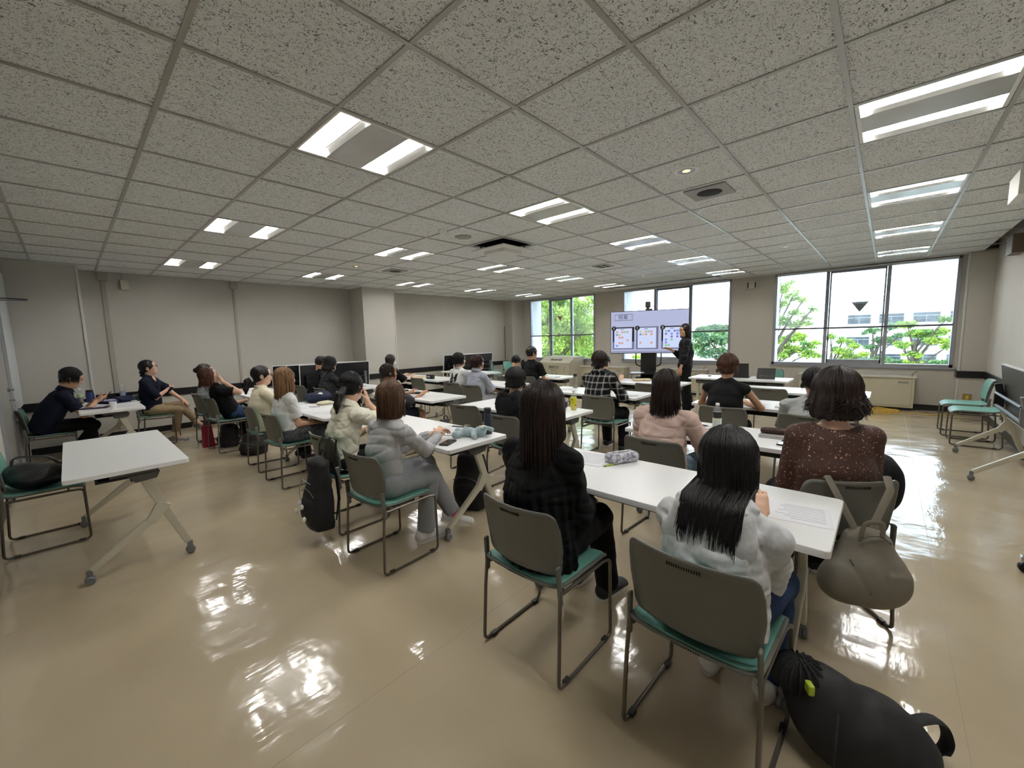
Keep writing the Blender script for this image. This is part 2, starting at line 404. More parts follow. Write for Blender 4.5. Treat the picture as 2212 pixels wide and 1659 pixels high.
for i, (a, b) in enumerate(WIN):
    w0 = bpy.data.objects.new('window_%d' % (i+1), None); COL.objects.link(w0); w0.location = (XW, a, 0); w0['kind'] = 'structure'
    W = b-a; m = MB(); F = .05
    m.box(-.012, .1, 0, F, ZS, ZT); m.box(-.012, .1, W-F, W, ZS, ZT); m.box(-.012, .1, 0, W, ZS, ZS+.05); m.box(-.012, .1, 0, W, ZT-.04, ZT)
    for k in (1, 2):
        y = W*k/3; m.box(.0, .08, y-.027, y+.027, ZS, ZT)
    m.build('window_frame', ALU, w0, bevel=.003)
    m = MB(); c0, c1 = W/3+.035, W*2/3-.035
    m.box(.03, .07, c0, c1, ZS+.05, ZS+.12); m.box(.03, .07, c0, c1, ZT-.08, ZT-.04); m.box(.03, .07, c0, c0+.025, ZS+.05, ZT-.05); m.box(.03, .07, c1-.025, c1, ZS+.05, ZT-.05)
    s = m.build('sliding_sash', ALU, w0, bevel=.002)
    MB().box(.01, .035, c1-.03, c1-.005, 1.28, 1.36).build('window_latch', BRAIL, s)
    for k in range(3): MB().box(.055, .061, W*k/3+.03, W*(k+1)/3-.03, ZS+.05, ZT-.04).build('window_pane', GLASS, w0)
    MB().box(-.025, .0, -.03, W+.03, ZS-.035, ZS).build('window_sill', ALU, w0, bevel=.003)
    # fire-access marker, a small inverted triangle stuck on the middle pane (seen from behind on two of the windows)
    if i != 1:
        tm = pm('red marker film' if i == 0 else 'marker film back', (196, 44, 52) if i == 0 else (96, 98, 92), .5)
        y = W/2+(0.05 if i == 0 else -.06); z = 2.13 if i == 0 else 2.02; r = .1 if i == 0 else .13
        MB().add([(.05, y-r, z), (.05, y+r, z), (.05, y, z-r*1.5), (.052, y-r, z), (.052, y+r, z), (.052, y, z-r*1.5)], [(0, 1, 2), (5, 4, 3), (0, 2, 5, 3), (2, 1, 4, 5), (1, 0, 3, 4)]).build('triangle_marker', tm, w0)
    t = thing('venetian_blind', ['open slatted white blind half down over the tree-filled window', 'white slatted blind half down on the window behind the big screen', 'white slatted blind half down over the window facing the white building'][i], 'blind', (XW-.03, a, 0), 0, 'venetian blinds')
    m = MB()
    for k in range(54):
        z = 1.555+k*.0205; m.add([(-.012, .05, z-.003), (0, .05, z+.001), (.012, .05, z+.003), (-.012, W-.05, z-.003), (0, W-.05, z+.001), (.012, W-.05, z+.003)], [(0, 3, 4, 1), (1, 4, 5, 2)])
    m.build('slats', BLINDM, t)
    MB().box(-.014, .014, .045, W-.045, 1.512, 1.545).build('bottom_rail', BRAIL, t)
    MB().box(-.018, .018, .045, W-.045, ZT-.04, ZT-.005).build('head_rail', BLINDM, t)
    m = MB()
    for y in (.3, W/2, W-.3): m.tube([(-.013, y, 1.53), (-.013, y, ZT-.03)], .0012, 4)
    m.tube([(-.02, W-.1, ZT-.03), (-.02, W-.1, 1.15), (-.02, W-.14, 1.12), (-.02, W-.15, 1.5)], .002, 5)
    m.build('ladder_cord', BLINDM, t)
# black rails and skirting
def rail(name, segs, z0, z1, mat):
    m = MB()
    for s in segs: m.box(*s, z0, z1)
    return struct(m.build(name, mat, bevel=.002))
LS = lambda d: [(XR, .21, 8.80-d, 8.80), (.21-.0, .21+d, 8.80-d, YL), (.21, 4.6, YL-d, YL), (4.6-d, 4.6, 8.74, YL), (4.6-d, 5.4+d, 8.74-d, 8.74), (5.4, 5.4+d, 8.74, YL), (5.4, 9.9, YL-d, YL), (9.9-d, 9.9, 9.04, YL), (9.9-d, XW, 9.04-d, 9.04)]
RS = lambda d: [(XR, 10.2, YR, YR+d), (10.2-d, 10.2, YR, -.93), (10.2-d, XW, -.93, -.93+d)]
rail('trim_3', LS(.02), .62, .745, BLACKT); rail('trim_4', [(-.53, -.51, 7.72, 8.80)]+RS(.02), .63, .745, BLACKT)
rail('baseboard_left', LS(.012), 0, .10, BLACKT); rail('baseboard_right', RS(.012), 0, .10, BLACKT)
rail('baseboard_front', [(XW-.012, XW, -.93, 9.04)], 0, .10, BLACKT)
rail('baseboard_rear', [(XR, XR+.012, YR, 6.5), (XR, XR+.012, 7.68, 8.8)], 0, .10, BLACKT)
EDGE = pm('pale corner guard', (205, 205, 200), .5, var=.02); COND = pm('conduit cover', (168, 162, 152), .6, var=.02)
m = MB(); m.box(.195, .225, 8.785, 8.815, .745, H); struct(m.build('trim_5', EDGE, bevel=.002))
m = MB(); m.box(.47, .53, YL-.02, YL, .1, H-.12); m.box(.44, .56, YL-.05, YL, H-.14, H); m.box(2.27, 2.31, YL-.02, YL, .1, H-.12); m.box(2.24, 2.36, YL-.05, YL, H-.14, H); struct(m.build('trim_6', COND, bevel=.002))
m = MB(); m.box(5.385, 5.41, 8.73, 8.755, .1, H); m.box(10.19, 10.215, -.945, -.92, .1, H); struct(m.build('trim_7', EDGE, bevel=.002))
m = MB(); m.box(XR, XR+.05, 7.66, 8.79, 0, .62); m.box(XR, XR+.05, 7.66, 8.79, .745, 2.5); struct(m.build('trim_8', pm('pale door side panel', (196, 198, 198), .55, var=.02), bevel=.002))
# door in the rear wall
d = bpy.data.objects.new('door_1', None); COL.objects.link(d); d.location = (XR, 6.6, 0); d['kind'] = 'structure'
m = MB(); m.box(-.03, .02, .0, 1.0, .01, 2.08); m.build('door_panel', pm('door leaf', (150, 148, 142), .4, var=.03), d, bevel=.003)
m = MB(); m.box(-.1, .03, -.05, 0, 0, 2.12); m.box(-.1, .03, 1.0, 1.05, 0, 2.12); m.box(-.1, .03, -.05, 1.05, 2.08, 2.13); m.build('door_frame', ALU, d, bevel=.002)
CHROME = pm('brushed chrome', (190, 190, 195), .25, metal=1, var=.03)
MB().lathe([(.0, 0), (.026, 0), (.026, .012), (.012, .02), (.012, .05), (0, .052)], (.02, .86, 1.04), 16, Matrix.Rotation(math.pi/2, 3, 'Y')).build('door_lock', CHROME, d, True)
MB().tube([(.02, .86, .92), (.06, .86, .92), (.065, .74, .92)], .009).build('door_handle', CHROME, d, True)
m = MB(); m.beam((.03, .55, 2.04), (.28, .7, 2.06), .02, .012, (0, 0, 1)); m.beam((.28, .7, 2.07), (.05, 1.0, 2.1), .018, .012, (0, 0, 1)); m.box(.02, .07, .3, .58, 2.0, 2.06); m.build('door_closer', pm('dark door closer', (70, 70, 72), .4, metal=.7), d)
# ------------------------------------------------------------------ ceiling things
LAMPW = bpy.data.materials.new('fluorescent tube glow'); LAMPW.use_nodes = True
_b = LAMPW.node_tree.nodes['Principled BSDF']; _b.inputs['Base Color'].default_value = (.9, .9, .9, 1); _b.inputs['Emission Color'].default_value = (1, .985, .95, 1); _b.inputs['Emission Strength'].default_value = TUBE
REFL = pm('white lamp reflector', (238, 238, 234), .35, var=.01); PANEL = pm('satin lamp centre panel', (206, 208, 208), .22, metal=.3, var=.05, vs=4)
RN = {-4: 'in the row along the right wall', 0: 'in the row over the near tables', 4: 'in the row mid room', 8: 'in the row close to the left wall'}
CN = {1: 'nearest the door end', 4: 'second from the door end', 7: 'third from the door end', 10: 'fourth from the door end', 13: 'nearest the windows'}
def make_light():
    t = thing('ceiling_light', 'x', 'ceiling light', (0, 0, 0), 0, 'square twin-tube ceiling lights'); s = T/2-.013; z = H
    m = MB(); m.box(-s, s, -s, -s+.02, z-.004, z+.1); m.box(-s, s, s-.02, s, z-.004, z+.1); m.box(-s, -s+.014, -s, s, z-.004, z+.1); m.box(s-.014, s, -s, s, z-.004, z+.1); m.box(-s, s, -s, s, z+.1, z+.11)
    m.build('housing', REFL, t)
    MB().box(-s+.19, s-.19, -s+.02, s-.02, z-.002, z+.004).build('centre_panel', PANEL, t)
    for sg in (-1, 1):
        x0, x1 = (-s+.016, -s+.188) if sg < 0 else (s-.188, s-.016); xm = (x0+x1)/2
        m = MB(); m.add([(x0, -s+.02, z), (x0+.04, -s+.02, z+.075), (x1-.04, -s+.02, z+.075), (x1, -s+.02, z), (x0, s-.02, z), (x0+.04, s-.02, z+.075), (x1-.04, s-.02, z+.075), (x1, s-.02, z)], [(0, 1, 5, 4), (1, 2, 6, 5), (2, 3, 7, 6)])
        m.build('reflector', REFL, t)
        MB().tube([(xm, -s+.03, z+.04), (xm, s-.03, z+.04)], .019, 12).build('tube', LAMPW, t, True)
        MB().box(xm+.034, xm+.040, -s+.05, s-.05, z+.006, z+.05).build('lamp_louvre', pm('grey lamp louvre', (150, 150, 152), .3, metal=.5), t)
    return t
proto = None
for J, R in LIGHTS:
    lab = 'square ceiling light, %s, %s' % (CN[J], RN[R]); loc = (gx(J+.5), gy(R+.5), 0)
    if proto is None: proto = make_light(); proto.location = loc; proto['label'] = lab
    else: dup(proto, loc, 0, lab)
# suspended square air diffuser under its opening
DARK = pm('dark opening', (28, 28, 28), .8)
t = thing('air_diffuser', 'white square air panel hung below a dark opening in mid ceiling', 'air vent', (gx(5.5), gy(2.5), 0))
m = MB(); s = T/2-.012
for a in (-1, 1): m.box(-s, s, a*s-.035*(a > 0), a*s+.035*(a < 0), H-.004, H+.012); m.box(a*s-.035*(a > 0), a*s+.035*(a < 0), -s, s, H-.004, H+.012)
m.build('opening_frame', REFL, t)
m = MB(); s2 = s-.03
for a in (-1, 1): m.box(-s2, s2, a*s2-.004, a*s2+.004, H, H+.2); m.box(a*s2-.004, a*s2+.004, -s2, s2, H, H+.2)
m.box(-s2, s2, -s2, s2, H+.2, H+.21); m.build('dark_duct', DARK, t)
m = MB(); m.prism(rrect(.60, .60, .02), H-.085, H-.07); m.prism(rrect(.36, .36, .02), H-.125, H-.085); m.build('air_panel', pm('off-white air panel', (226, 226, 222), .4), t)
m = MB()
for a in (-1, 1):
    for b in (-1, 1): m.tube([(a*.2, b*.2, H-.06), (a*.2, b*.2, H+.2)], .008, 6)
m.build('hanger', DARK, t)
def ceil_disc(name, label, cat, x, y, r, prof, mats, parts=None, group=None):
    t = thing(name, label, cat, (x, y, 0), 0, group)
    for pn, pr, mt in prof: MB().lathe(pr, (0, 0, H), 28).build(pn, mt, t, True)
    return t
WARM = bpy.data.materials.new('warm downlight glow'); WARM.use_nodes = True; _w = WARM.node_tree.nodes['Principled BSDF']; _w.inputs['Emission Color'].default_value = (1, .72, .3, 1); _w.inputs['Emission Strength'].default_value = .45
for i, (x, y, lab) in enumerate([(3.27, 1.18, 'round recessed downlight glowing warm yellow'), (7.2, 1.2, 'unlit round downlight near the window wall over the teacher table side'), (7.2, 6.4, 'unlit round downlight far off over the left tables'), (3.3, 6.4, 'small round downlight faintly lit over the left tables')]):
    t = thing('downlight', lab, 'ceiling light', (x, y, 0), 0, 'round downlights')
    MB().lathe([(.062, 0), (.066, -.006), (.085, -.004), (.088, 0), (.07, .002)], (0, 0, H), 28).build('trim_ring', REFL, t, True)
    MB().lathe([(.064, -.003), (.045, .0), (.035, .0)], (0, 0, H-.001), 24).build('reflector_cup', CHROME, t, True)
    MB().lathe([(.034, 0), (.026, -.005), (0.001, -.007)], (0, 0, H-.001), 20).build('bulb', WARM if i in (0, 3) else REFL, t, True)
GREY = pm('grey painted plate', (150, 148, 142), .5)
for x, y, lab in [(3.88, 1.2, 'square grey ceiling vent with a round dark mouth near the warm downlight'), (4.0, 6.38, 'square ceiling vent with a round dark mouth over the left tables')]:
    t = thing('ceiling_vent', lab, 'air vent', (x, y, 0), 0, 'square vents with round mouths')
    MB().prism(rrect(.33, .33, .008), H-.012, H).build('face_plate', GREY, t)
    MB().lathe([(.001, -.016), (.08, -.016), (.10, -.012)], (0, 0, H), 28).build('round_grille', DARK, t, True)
t = thing('ceiling_vent', 'small slotted rectangular ceiling vent in the middle of the room', 'air vent', (6.5, 3.75, 0))
MB().box(-.14, .14, -.14, .14, H-.01, H).build('face_plate', GREY, t)
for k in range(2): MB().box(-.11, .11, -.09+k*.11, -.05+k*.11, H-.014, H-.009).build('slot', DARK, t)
t = thing('smoke_detector', 'small white dome smoke detector beside the flat ceiling speaker', 'smoke detector', (2.96, 3.72, 0), 0, 'smoke detectors')
MB().lathe([(.05, 0), (.05, -.02), (.03, -.045), (0.001, -.05)], (0, 0, H), 20).build('dome', REFL, t, True)
dup(t, (8.15, 3.75, 0), label='small dome smoke detector near the big screen')
t = thing('ceiling_speaker', 'flat round ceiling speaker beside a smoke detector', 'speaker', (3.33, 3.8, 0)); MB().lathe([(.10, 0), (.10, -.006), (.09, -.010), (.001, -.012)], (0, 0, H), 28).build('grille', GREY, t, True)
t = thing('slot_diffuser', 'long dark slot air outlet in the ceiling along the windows', 'air vent', (9.62, 4.1, 0))
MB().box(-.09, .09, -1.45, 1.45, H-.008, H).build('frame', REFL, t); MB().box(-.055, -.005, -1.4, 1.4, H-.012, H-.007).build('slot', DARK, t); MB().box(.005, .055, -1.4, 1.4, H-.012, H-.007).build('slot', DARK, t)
CREAM = pm('cream painted metal', (196, 192, 172), .45, var=.02)
t = thing('wall_speaker', 'small cream box on the long wall with a cable up to the ceiling', 'wall box', (.75, YL, 0))
MB().box(-.05, .05, -.09, 0, 2.44, 2.60).build('body', CREAM, t, bevel=.006); MB().tube([(-.02, -.02, 2.6), (-.02, -.02, H)], .008, 6).build('cable', COND, t)
t = thing('wall_speaker', 'square cream speaker box between two windows near the ceiling', 'speaker', (XW, 2.27, 0))
MB().box(-.07, 0, -.11, .11, 2.44, 2.6).build('body', CREAM, t, bevel=.006); m = MB(); m.box(-.072, -.069, -.085, -.06, 2.46, 2.58); m.box(-.072, -.069, .06, .085, 2.46, 2.58); m.build('grille', DARK, t)
p = hy(2208, 530, YR)
t = thing('wall_speaker', 'brown box high on the right wall just above the leaning table', 'wall box', (p.x, YR, 0)); MB().box(-.25, .1, 0, .12, 2.42, 2.66).build('body', pm('brown box', (96, 84, 70), .5), t, bevel=.006)
p = hz(2204, 405, H-.18)
t = thing('exit_sign', 'ceiling-hung exit sign seen edge-on by the right wall', 'exit sign', (p.x, p.y, 0))
MB().box(-.16, .2, -.03, .03, H-.26, H-.08).build('sign_body', REFL, t, bevel=.004); MB().box(-.14, .18, -.033, -.03, H-.24, H-.10).build('sign_face', pm('green sign face', (40, 150, 80), .4), t); MB().tube([(0, 0, H-.08), (0, 0, H)], .012, 8).build('hanger', REFL, t)
t = thing('wall_outlet', 'brass floor-level wall outlet on the corner pillar', 'outlet', (10.2, -1.06, .31)); MB().box(-.006, 0, -.055, .055, -.05, .05).build('plate', pm('brass plate', (176, 160, 104), .35, metal=.6), t); MB().box(-.03, -.006, -.015, .015, -.03, .02).build('plug', pm('yellow plug', (222, 190, 60), .5), t)
# leaning grey pole in the far corner
t = MB().tube([(9.82, 9.30, 0.01), (9.80, 9.30, 1.88)], .012, 8).build('long_pole', pm('grey pole', (88, 88, 90), .4, metal=.4)); tag(t, 'thin grey pole leaning upright in the far wall corner', 'pole')
# convector cabinets under the windows
CONV = pm('convector cream', (198, 192, 170), .4, var=.02); CONVT = pm('convector top', (214, 212, 202), .35, var=.02)
for y0, y1, lab in [(5.2, 7.0, 'long cream heating cabinet under the tree-filled window'), (3.12, 4.3, 'cream heating cabinet behind the screen trolley'), (-.44, 1.3, 'long cream heating cabinet under the window facing the building')]:
    t = thing('convector_cabinet', lab, 'heater', (10.15, y0, 0), 0, 'heating cabinets under the windows'); w = y1-y0
    MB().box(.02, .27, .02, w-.02, .05, .595).build('body', CONV, t, bevel=.006); MB().box(0, .28, 0, w, .595, .622).build('top_panel', CONVT, t, bevel=.004)
    MB().box(.01, .02, .06, w-.06, .09, .56).build('front_panel', CONV, t, bevel=.004); MB().box(.004, .011, .1, .24, .5, .53).build('badge', GREY, t); MB().box(.06, .26, .04, w-.04, 0, .05).build('plinth', BLACKT, t)
    if y0 < 5: MB().tube([(.1, .06, .62), (.1, .06, .66), (.1, .0, .72)], .008).build('valve_handle', pm('old brass', (150, 130, 90), .4, metal=.7), t, True)
# rescue-chute box
t = thing('rescue_equipment_box', 'cream slant-topped cabinet with black Japanese lettering under the first window', 'cabinet', (9.62, 6.62, 0))
m = MB(); m.add([(0, 0, 0), (.75, 0, 0), (.75, 0, .90), (.30, 0, .90), (0, 0, .74), (0, 1.1, 0), (.75, 1.1, 0), (.75, 1.1, .90), (.30, 1.1, .90), (0, 1.1, .74)], [(0, 1, 2, 3, 4), (9, 8, 7, 6, 5), (0, 4, 9, 5), (4, 3, 8, 9), (3, 2, 7, 8), (2, 1, 6, 7), (0, 5, 6, 1)])
m.build('body', CREAM, t, bevel=.008); INK = pm('black lettering', (14, 14, 14), .6)
MB().box(-.006, 0, .06, 1.04, .06, .70).build('door', CREAM, t, bevel=.003)
text('lettering', '救助袋', .11, INK, t, (.12, .55, .81), (math.radians(28), 0, -math.pi/2), sx=1.3); text('lettering', '使用方法', .09, INK, t, (-.008, .55, .60), (math.pi/2, 0, -math.pi/2)); text('lettering', 'かんたん', .05, INK, t, (-.008, .55, .51), (math.pi/2, 0, -math.pi/2))
for y in (.16, .94): MB().tube([(-.006, y, .62), (-.03, y, .60), (-.03, y, .50), (-.006, y, .48)], .006, 6).build('handle', GREY, t)
for y in (.46, .62): MB().box(-.007, -.006, y-.05, y+.05, .30, .44).build('pictogram', pm('grey pictogram', (170, 168, 150), .6), t)
# ------------------------------------------------------------------ chairs
SHELL = pm('taupe grey chair plastic', (100, 100, 93), .42, var=.03, bump=.1, bs=300); PADM = pm('teal green chair pad', (100, 154, 140), .5, var=.04, bump=.1, bs=250)
TUBE_M = pm('taupe painted steel tube', (104, 98, 88), .3, metal=.5, var=.03); GLIDE = pm('dark plastic glide', (48, 46, 42), .5)
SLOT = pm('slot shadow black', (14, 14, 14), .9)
def chair_proto():
    t = thing('stacking_chair', 'x', 'chair', (0, 0, -5), 0)
    def hw(z): return np.interp(z, [.44, .54, .62, .70, .775], [.200, .212, .222, .220, .206])
    def surf(P): return -.225+P[..., 1]**2*1.05-.16*(P[..., 2]-.6)-.25*(P[..., 2]-.6)**2
    def back(inset, off, th, rim):
        def f(P):
            y = P[..., 1]*(.222/hw(P[..., 2])); z = P[..., 2]-.632
            qx = np.abs(y)-(.222-inset-.032); qz = np.abs(z)-(.145-inset-.032)
            d2 = np.sqrt(np.maximum(qx, 0)**2+np.maximum(qz, 0)**2)+np.minimum(np.maximum(qx, qz), 0)-.032
            t_ = th+rim*np.clip(1-np.abs(d2+.012)/.012, 0, 1); ds = np.abs(P[..., 0]-surf(P)-off)-t_
            a = np.maximum(d2, 0); b = np.maximum(ds, 0); return np.sqrt(a*a+b*b)+np.minimum(np.maximum(d2, ds), 0)-.0015
        return (f, np.array((-.27, -.23, .44)), np.array((-.16, .23, .79)), .004, 1)
    pr = [back(0, 0, .0035, .005)]
    for s in (-1, 1): pr += [ecap((-.2, s*.213, .54), (-.188, s*.219, .375), .017, .008, .015, .007, (1, 0, 0), .012)]
    sdf('backrest', pr, .0048, SHELL, t)
    sdf('back_pad', [back(.016, .0085, .003, 0)], .0048, PADM, t)
    def seat(inset, off, th):
        def f(P):
            x = P[..., 0]; y = P[..., 1]
            zc = .425+.10*y*y/.05*.18-np.maximum(x-.14, 0)**2*3.2+np.maximum(-x-.08, 0)**2*1.2+off
            qx = np.abs(x-.0)-(.222-inset-.05); qy = np.abs(y)-(.219-inset-.05)
            d2 = np.sqrt(np.maximum(qx, 0)**2+np.maximum(qy, 0)**2)+np.minimum(np.maximum(qx, qy), 0)-.05
            ds = np.abs(P[..., 2]-zc)-th; a = np.maximum(d2, 0); b = np.maximum(ds, 0); return np.sqrt(a*a+b*b)+np.minimum(np.maximum(d2, ds), 0)-.002
        return (f, np.array((-.23, -.23, .38)), np.array((.23, .23, .48)), .004, 1)
    sdf('seat', [seat(0, 0, .005)], .0055, SHELL, t); sdf('seat_pad', [seat(.012, .009, .0035)], .0055, PADM, t)
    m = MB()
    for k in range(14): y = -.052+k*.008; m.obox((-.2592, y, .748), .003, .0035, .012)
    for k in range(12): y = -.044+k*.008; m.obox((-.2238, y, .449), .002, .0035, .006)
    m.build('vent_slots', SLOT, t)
    for s in (-1, 1):
        p = bez([(-.192, s*.219, .44), (-.205, s*.222, .30), (-.222, s*.226, .009), (.215, s*.226, .009), (.212, s*.224, .405), (.17, s*.212, .411), (-.18, s*.212, .413)], .035, 4)
        MB().tube(p, .0085, 8).build('sled_frame', TUBE_M, t, True)
        for x in (-.16, .165): MB().obox((x, s*.222, .010), .035, .022, .020).build('glide', GLIDE, t, bevel=.003)
    for x in (-.14, .13): MB().tube([(x, -.212, .409), (x, .212, .409)], .007, 8).build('cross_bar', TUBE_M, t, True)
    return t
CHAIR = chair_proto(); USED = [0]
def chair(x, y, label, rz=0., group='grey chairs at the tables', z=0.):
    if not USED[0]:
        USED[0] = 1; CHAIR.location = (x, y, z); CHAIR.rotation_euler = (0, 0, math.radians(rz)); CHAIR['label'] = label; CHAIR['group'] = group; return CHAIR
    return dup(CHAIR, (x, y, z), math.radians(rz), label, group)
for a in [
 (1.48, 1.16, 'grey chair under the person in the loose black blouse, in front row of the camera'),
 (1.52, .43, 'grey chair with green seat under the person in the light grey hoodie', -2),
 (1.43, 2.50, 'grey chair with green seat under the person in grey with crossed legs', 3),
 (1.50, 3.26, 'grey chair with a black rucksack hooked on its back', 1),
 (1.56, 4.70, 'grey chair under the person with long light-brown hair and white tee', 2),
 (1.59, 5.50, 'grey chair under the person in cream with a ponytail', -2),
 (1.48, 6.92, 'grey chair under the leaning person with a brown bob', 4),
 (1.46, 7.62, 'grey chair against the wall side under the person in a grey sweatshirt', 2),
 (2.67, .21, 'grey chair turned aside with a taupe rucksack hung on its back', 36),
 (2.89, 1.15, 'grey chair under the person in the pale pink shirt', -3),
 (2.92, 2.64, 'grey chair under the person in the black hooded jacket', 0),
 (3.10, 3.42, 'empty grey chair beside the black hooded jacket, one row beyond the plush rabbit', 6),
 (2.82, 4.76, 'grey chair under the person with cropped dark hair', 0),
 (2.88, 6.66, 'grey chair under the masked person writing in a dark grey tee', 0),
 (2.86, 7.42, 'grey chair under the person writing nearest the leaning folded tables', 0),
 (4.46, 2.53, 'grey chair under the person in the black and white checked shirt', 0),
 (4.48, 1.15, 'grey chair under the person in the black sleeveless top', 0),
 (4.42, .46, 'grey chair under the person in the plain pale grey tee', 0),
 (4.50, 5.33, 'grey chair under the person whose white tee has a black print', 0),
 (4.44, 4.80, 'grey chair under the person in the pale lilac-grey shirt', 3),
 (4.70, 6.62, 'empty grey chair at the table with the black pencil case', 0),
 (4.50, 7.45, 'grey chair under the person in black with a white mask by the pilaster', 0),
 (5.80, 5.32, 'grey chair under the person in the khaki top', 0),
 (5.95, 4.92, 'grey chair under the tall person in a black tee by the first window', 0),
 (6.05, 6.30, 'empty grey chair behind the person in the pale lilac-grey shirt', 0),
 (5.95, 2.55, 'empty grey chair in front of the person in pale pink', 0),
 (5.85, 3.42, 'grey chair under the person hidden by the checked shirt', 0),
 (6.18, 1.08, 'empty grey chair just beyond the black sleeveless top', 0),
 (6.20, .42, 'empty grey chair beyond the pale grey tee, last in its row', 0)]: chair(*a)
WG = 'green-faced chairs around the walls'
for a in [
 (-.23, 4.77, 'green-seated chair holding a black leather bag beside the bare table', 0),
 (-.24, 7.72, 'green-backed chair under the man in the navy polo looking at a phone', 0),
 (.86, 8.30, 'chair with a green seat under the woman in glasses against the long wall', -14),
 (8.86, 1.60, 'green chair behind the laptop table facing the room', 180),
 (8.30, -.84, 'green chair by the pillar on the right, seat towards the room, nearer the windows', 90),
 (7.70, -.88, 'green chair by the right wall next to the leaning table', 90),
 (8.62, 8.72, 'green chair in the far corner next to the tilted table', -90)]: chair(*a, WG)
chair(8.64, 8.80, 'green chair stacked on the one in the far corner', -90, WG, .075)
chair(9.22, 8.45, 'pale green chair in the far corner nearest the first window', -100, WG)
# ------------------------------------------------------------------ folding tables
TOPM = pm('white laminate', (233, 234, 234), .32, var=.015, vs=60, spec=.5); LEGM = pm('ivory painted steel', (200, 196, 178), .35, metal=.15, var=.02)
BRK = pm('dark grey bracket', (82, 82, 82), .5, var=.04); CASTM = pm('grey caster', (110, 112, 116), .45); BLK = pm('matt black metal', (14, 14, 16), .4, var=.05)
UND = pm('black table underside', (20, 21, 26), .35, var=.05)
def caster(t, x, y, parent_mat=None):
    m = MB(); rx = Matrix.Rotation(math.pi/2, 3, 'X')
    m.lathe([(0, -.022), (.020, -.022), (.027, -.016), (.027, -.004), (.02, -.001), (.02, .001), (.027, .004), (.027, .016), (.020, .022), (0, .022)], (x, y, .028), 16, rx)
    m.beam((x, y, .05), (x, y, .092), .03, .026)
    m.build('caster', CASTM, t, .6)
def table_proto(folded=False):
    t = thing('folding_table', 'x', 'table', (0, 0, -5), 0)
    if not folded:
        MB().prism(rrect(.60, 1.48, .022), .692, .72, .0025).build('tabletop', TOPM, t, .5)
        for s in (-1, 1):
            m = MB(); y0, y1 = s*.44, s*.66
            m.box(-.10, .13, y0, y1, .655, .692); m.add([(-.02, y0, .655), (.15, y0, .655), (.13, y0, .60), (.02, y0, .585), (-.02, y1, .655), (.15, y1, .655), (.13, y1, .61), (.02, y1, .60)], [(0, 1, 2, 3), (7, 6, 5, 4), (0, 4, 5, 1), (1, 5, 6, 2), (2, 6, 7, 3), (3, 7, 4, 0)])
            m.build('bracket', BRK, t, bevel=.006)
        m = MB(); m.box(-.16, .0, -.6, .6, .625, .640); m.box(-.165, -.15, -.6, .6, .625, .675); m.box(.0, .05, -.6, .6, .60, .655); m.build('shelf_beam', BLK, t, bevel=.003)
    else:
        a = thing  # board stands upright on the frame
        c = Matrix.Rotation(math.radians(84), 3, 'Y')
        pts = rrect(.60, 1.48, .022); m = MB(); m.prism(pts, -.014, .014, .0025); m.v = [tuple(c@Vector(v)+Vector((.10, 0, .765))) for v in m.v]; m.build('tabletop', TOPM, t, .5)
        m = MB(); m.prism(rrect(.575, 1.455, .02), -.0165, -.0145); m.v = [tuple(c@Vector(v)+Vector((.10, 0, .765))) for v in m.v]; m.build('underside', UND, t)
        for s in (-1, 1):
            m = MB(); m.obox((.045, s*.62, .78), .06, .05, .13, Matrix.Rotation(math.radians(-12), 3, 'Y')); m.obox((.05, s*.62, .66), .08, .04, .16); m.build('bracket', CASTM if s < 0 else BLK, t, bevel=.006)
        m = MB(); m.tube([(.02, -.6, .74), (.02, .6, .74)], .014, 8); m.tube([(.03, -.6, .60), (.03, .6, .60)], .018, 8); m.build('shelf_beam', BLK, t)
        m = MB(); m.obox((.079, .25, .97), .003, .16, .05, Matrix.Rotation(math.radians(-6), 3, 'Y')); m.build('spec_plate', pm('label plate', (120, 120, 112), .5, col2=(60, 60, 58), vs=30, thr=(.48, .52)), t)
    for s in (-1, 1):
        y = s*.62
        MB().beam((.06, y, .64), (.255, y, .088), .062, .030, (0, 1, 0), .04).build('leg', LEGM, t, bevel=.006)
        m = MB(); m.beam((.155, y, .42), (.07, y, .30), .085, .034, (0, 1, 0), .055); m.beam((.085, y, .325), (-.235, y, .088), .052, .030, (0, 1, 0), .036); m.build('brace_leg', LEGM, t, bevel=.006)
        caster(t, .265, y); caster(t, -.245, y)
    return t
TAB = table_proto(); UT = [0]
def table(x, y, label, rz=0., group='white folding tables in rows'):
    if not UT[0]: UT[0] = 1; TAB.location = (x, y, 0); TAB.rotation_euler = (0, 0, math.radians(rz)); TAB['label'] = label; TAB['group'] = group; return TAB
    return dup(TAB, (x, y, 0), math.radians(rz), label, group)
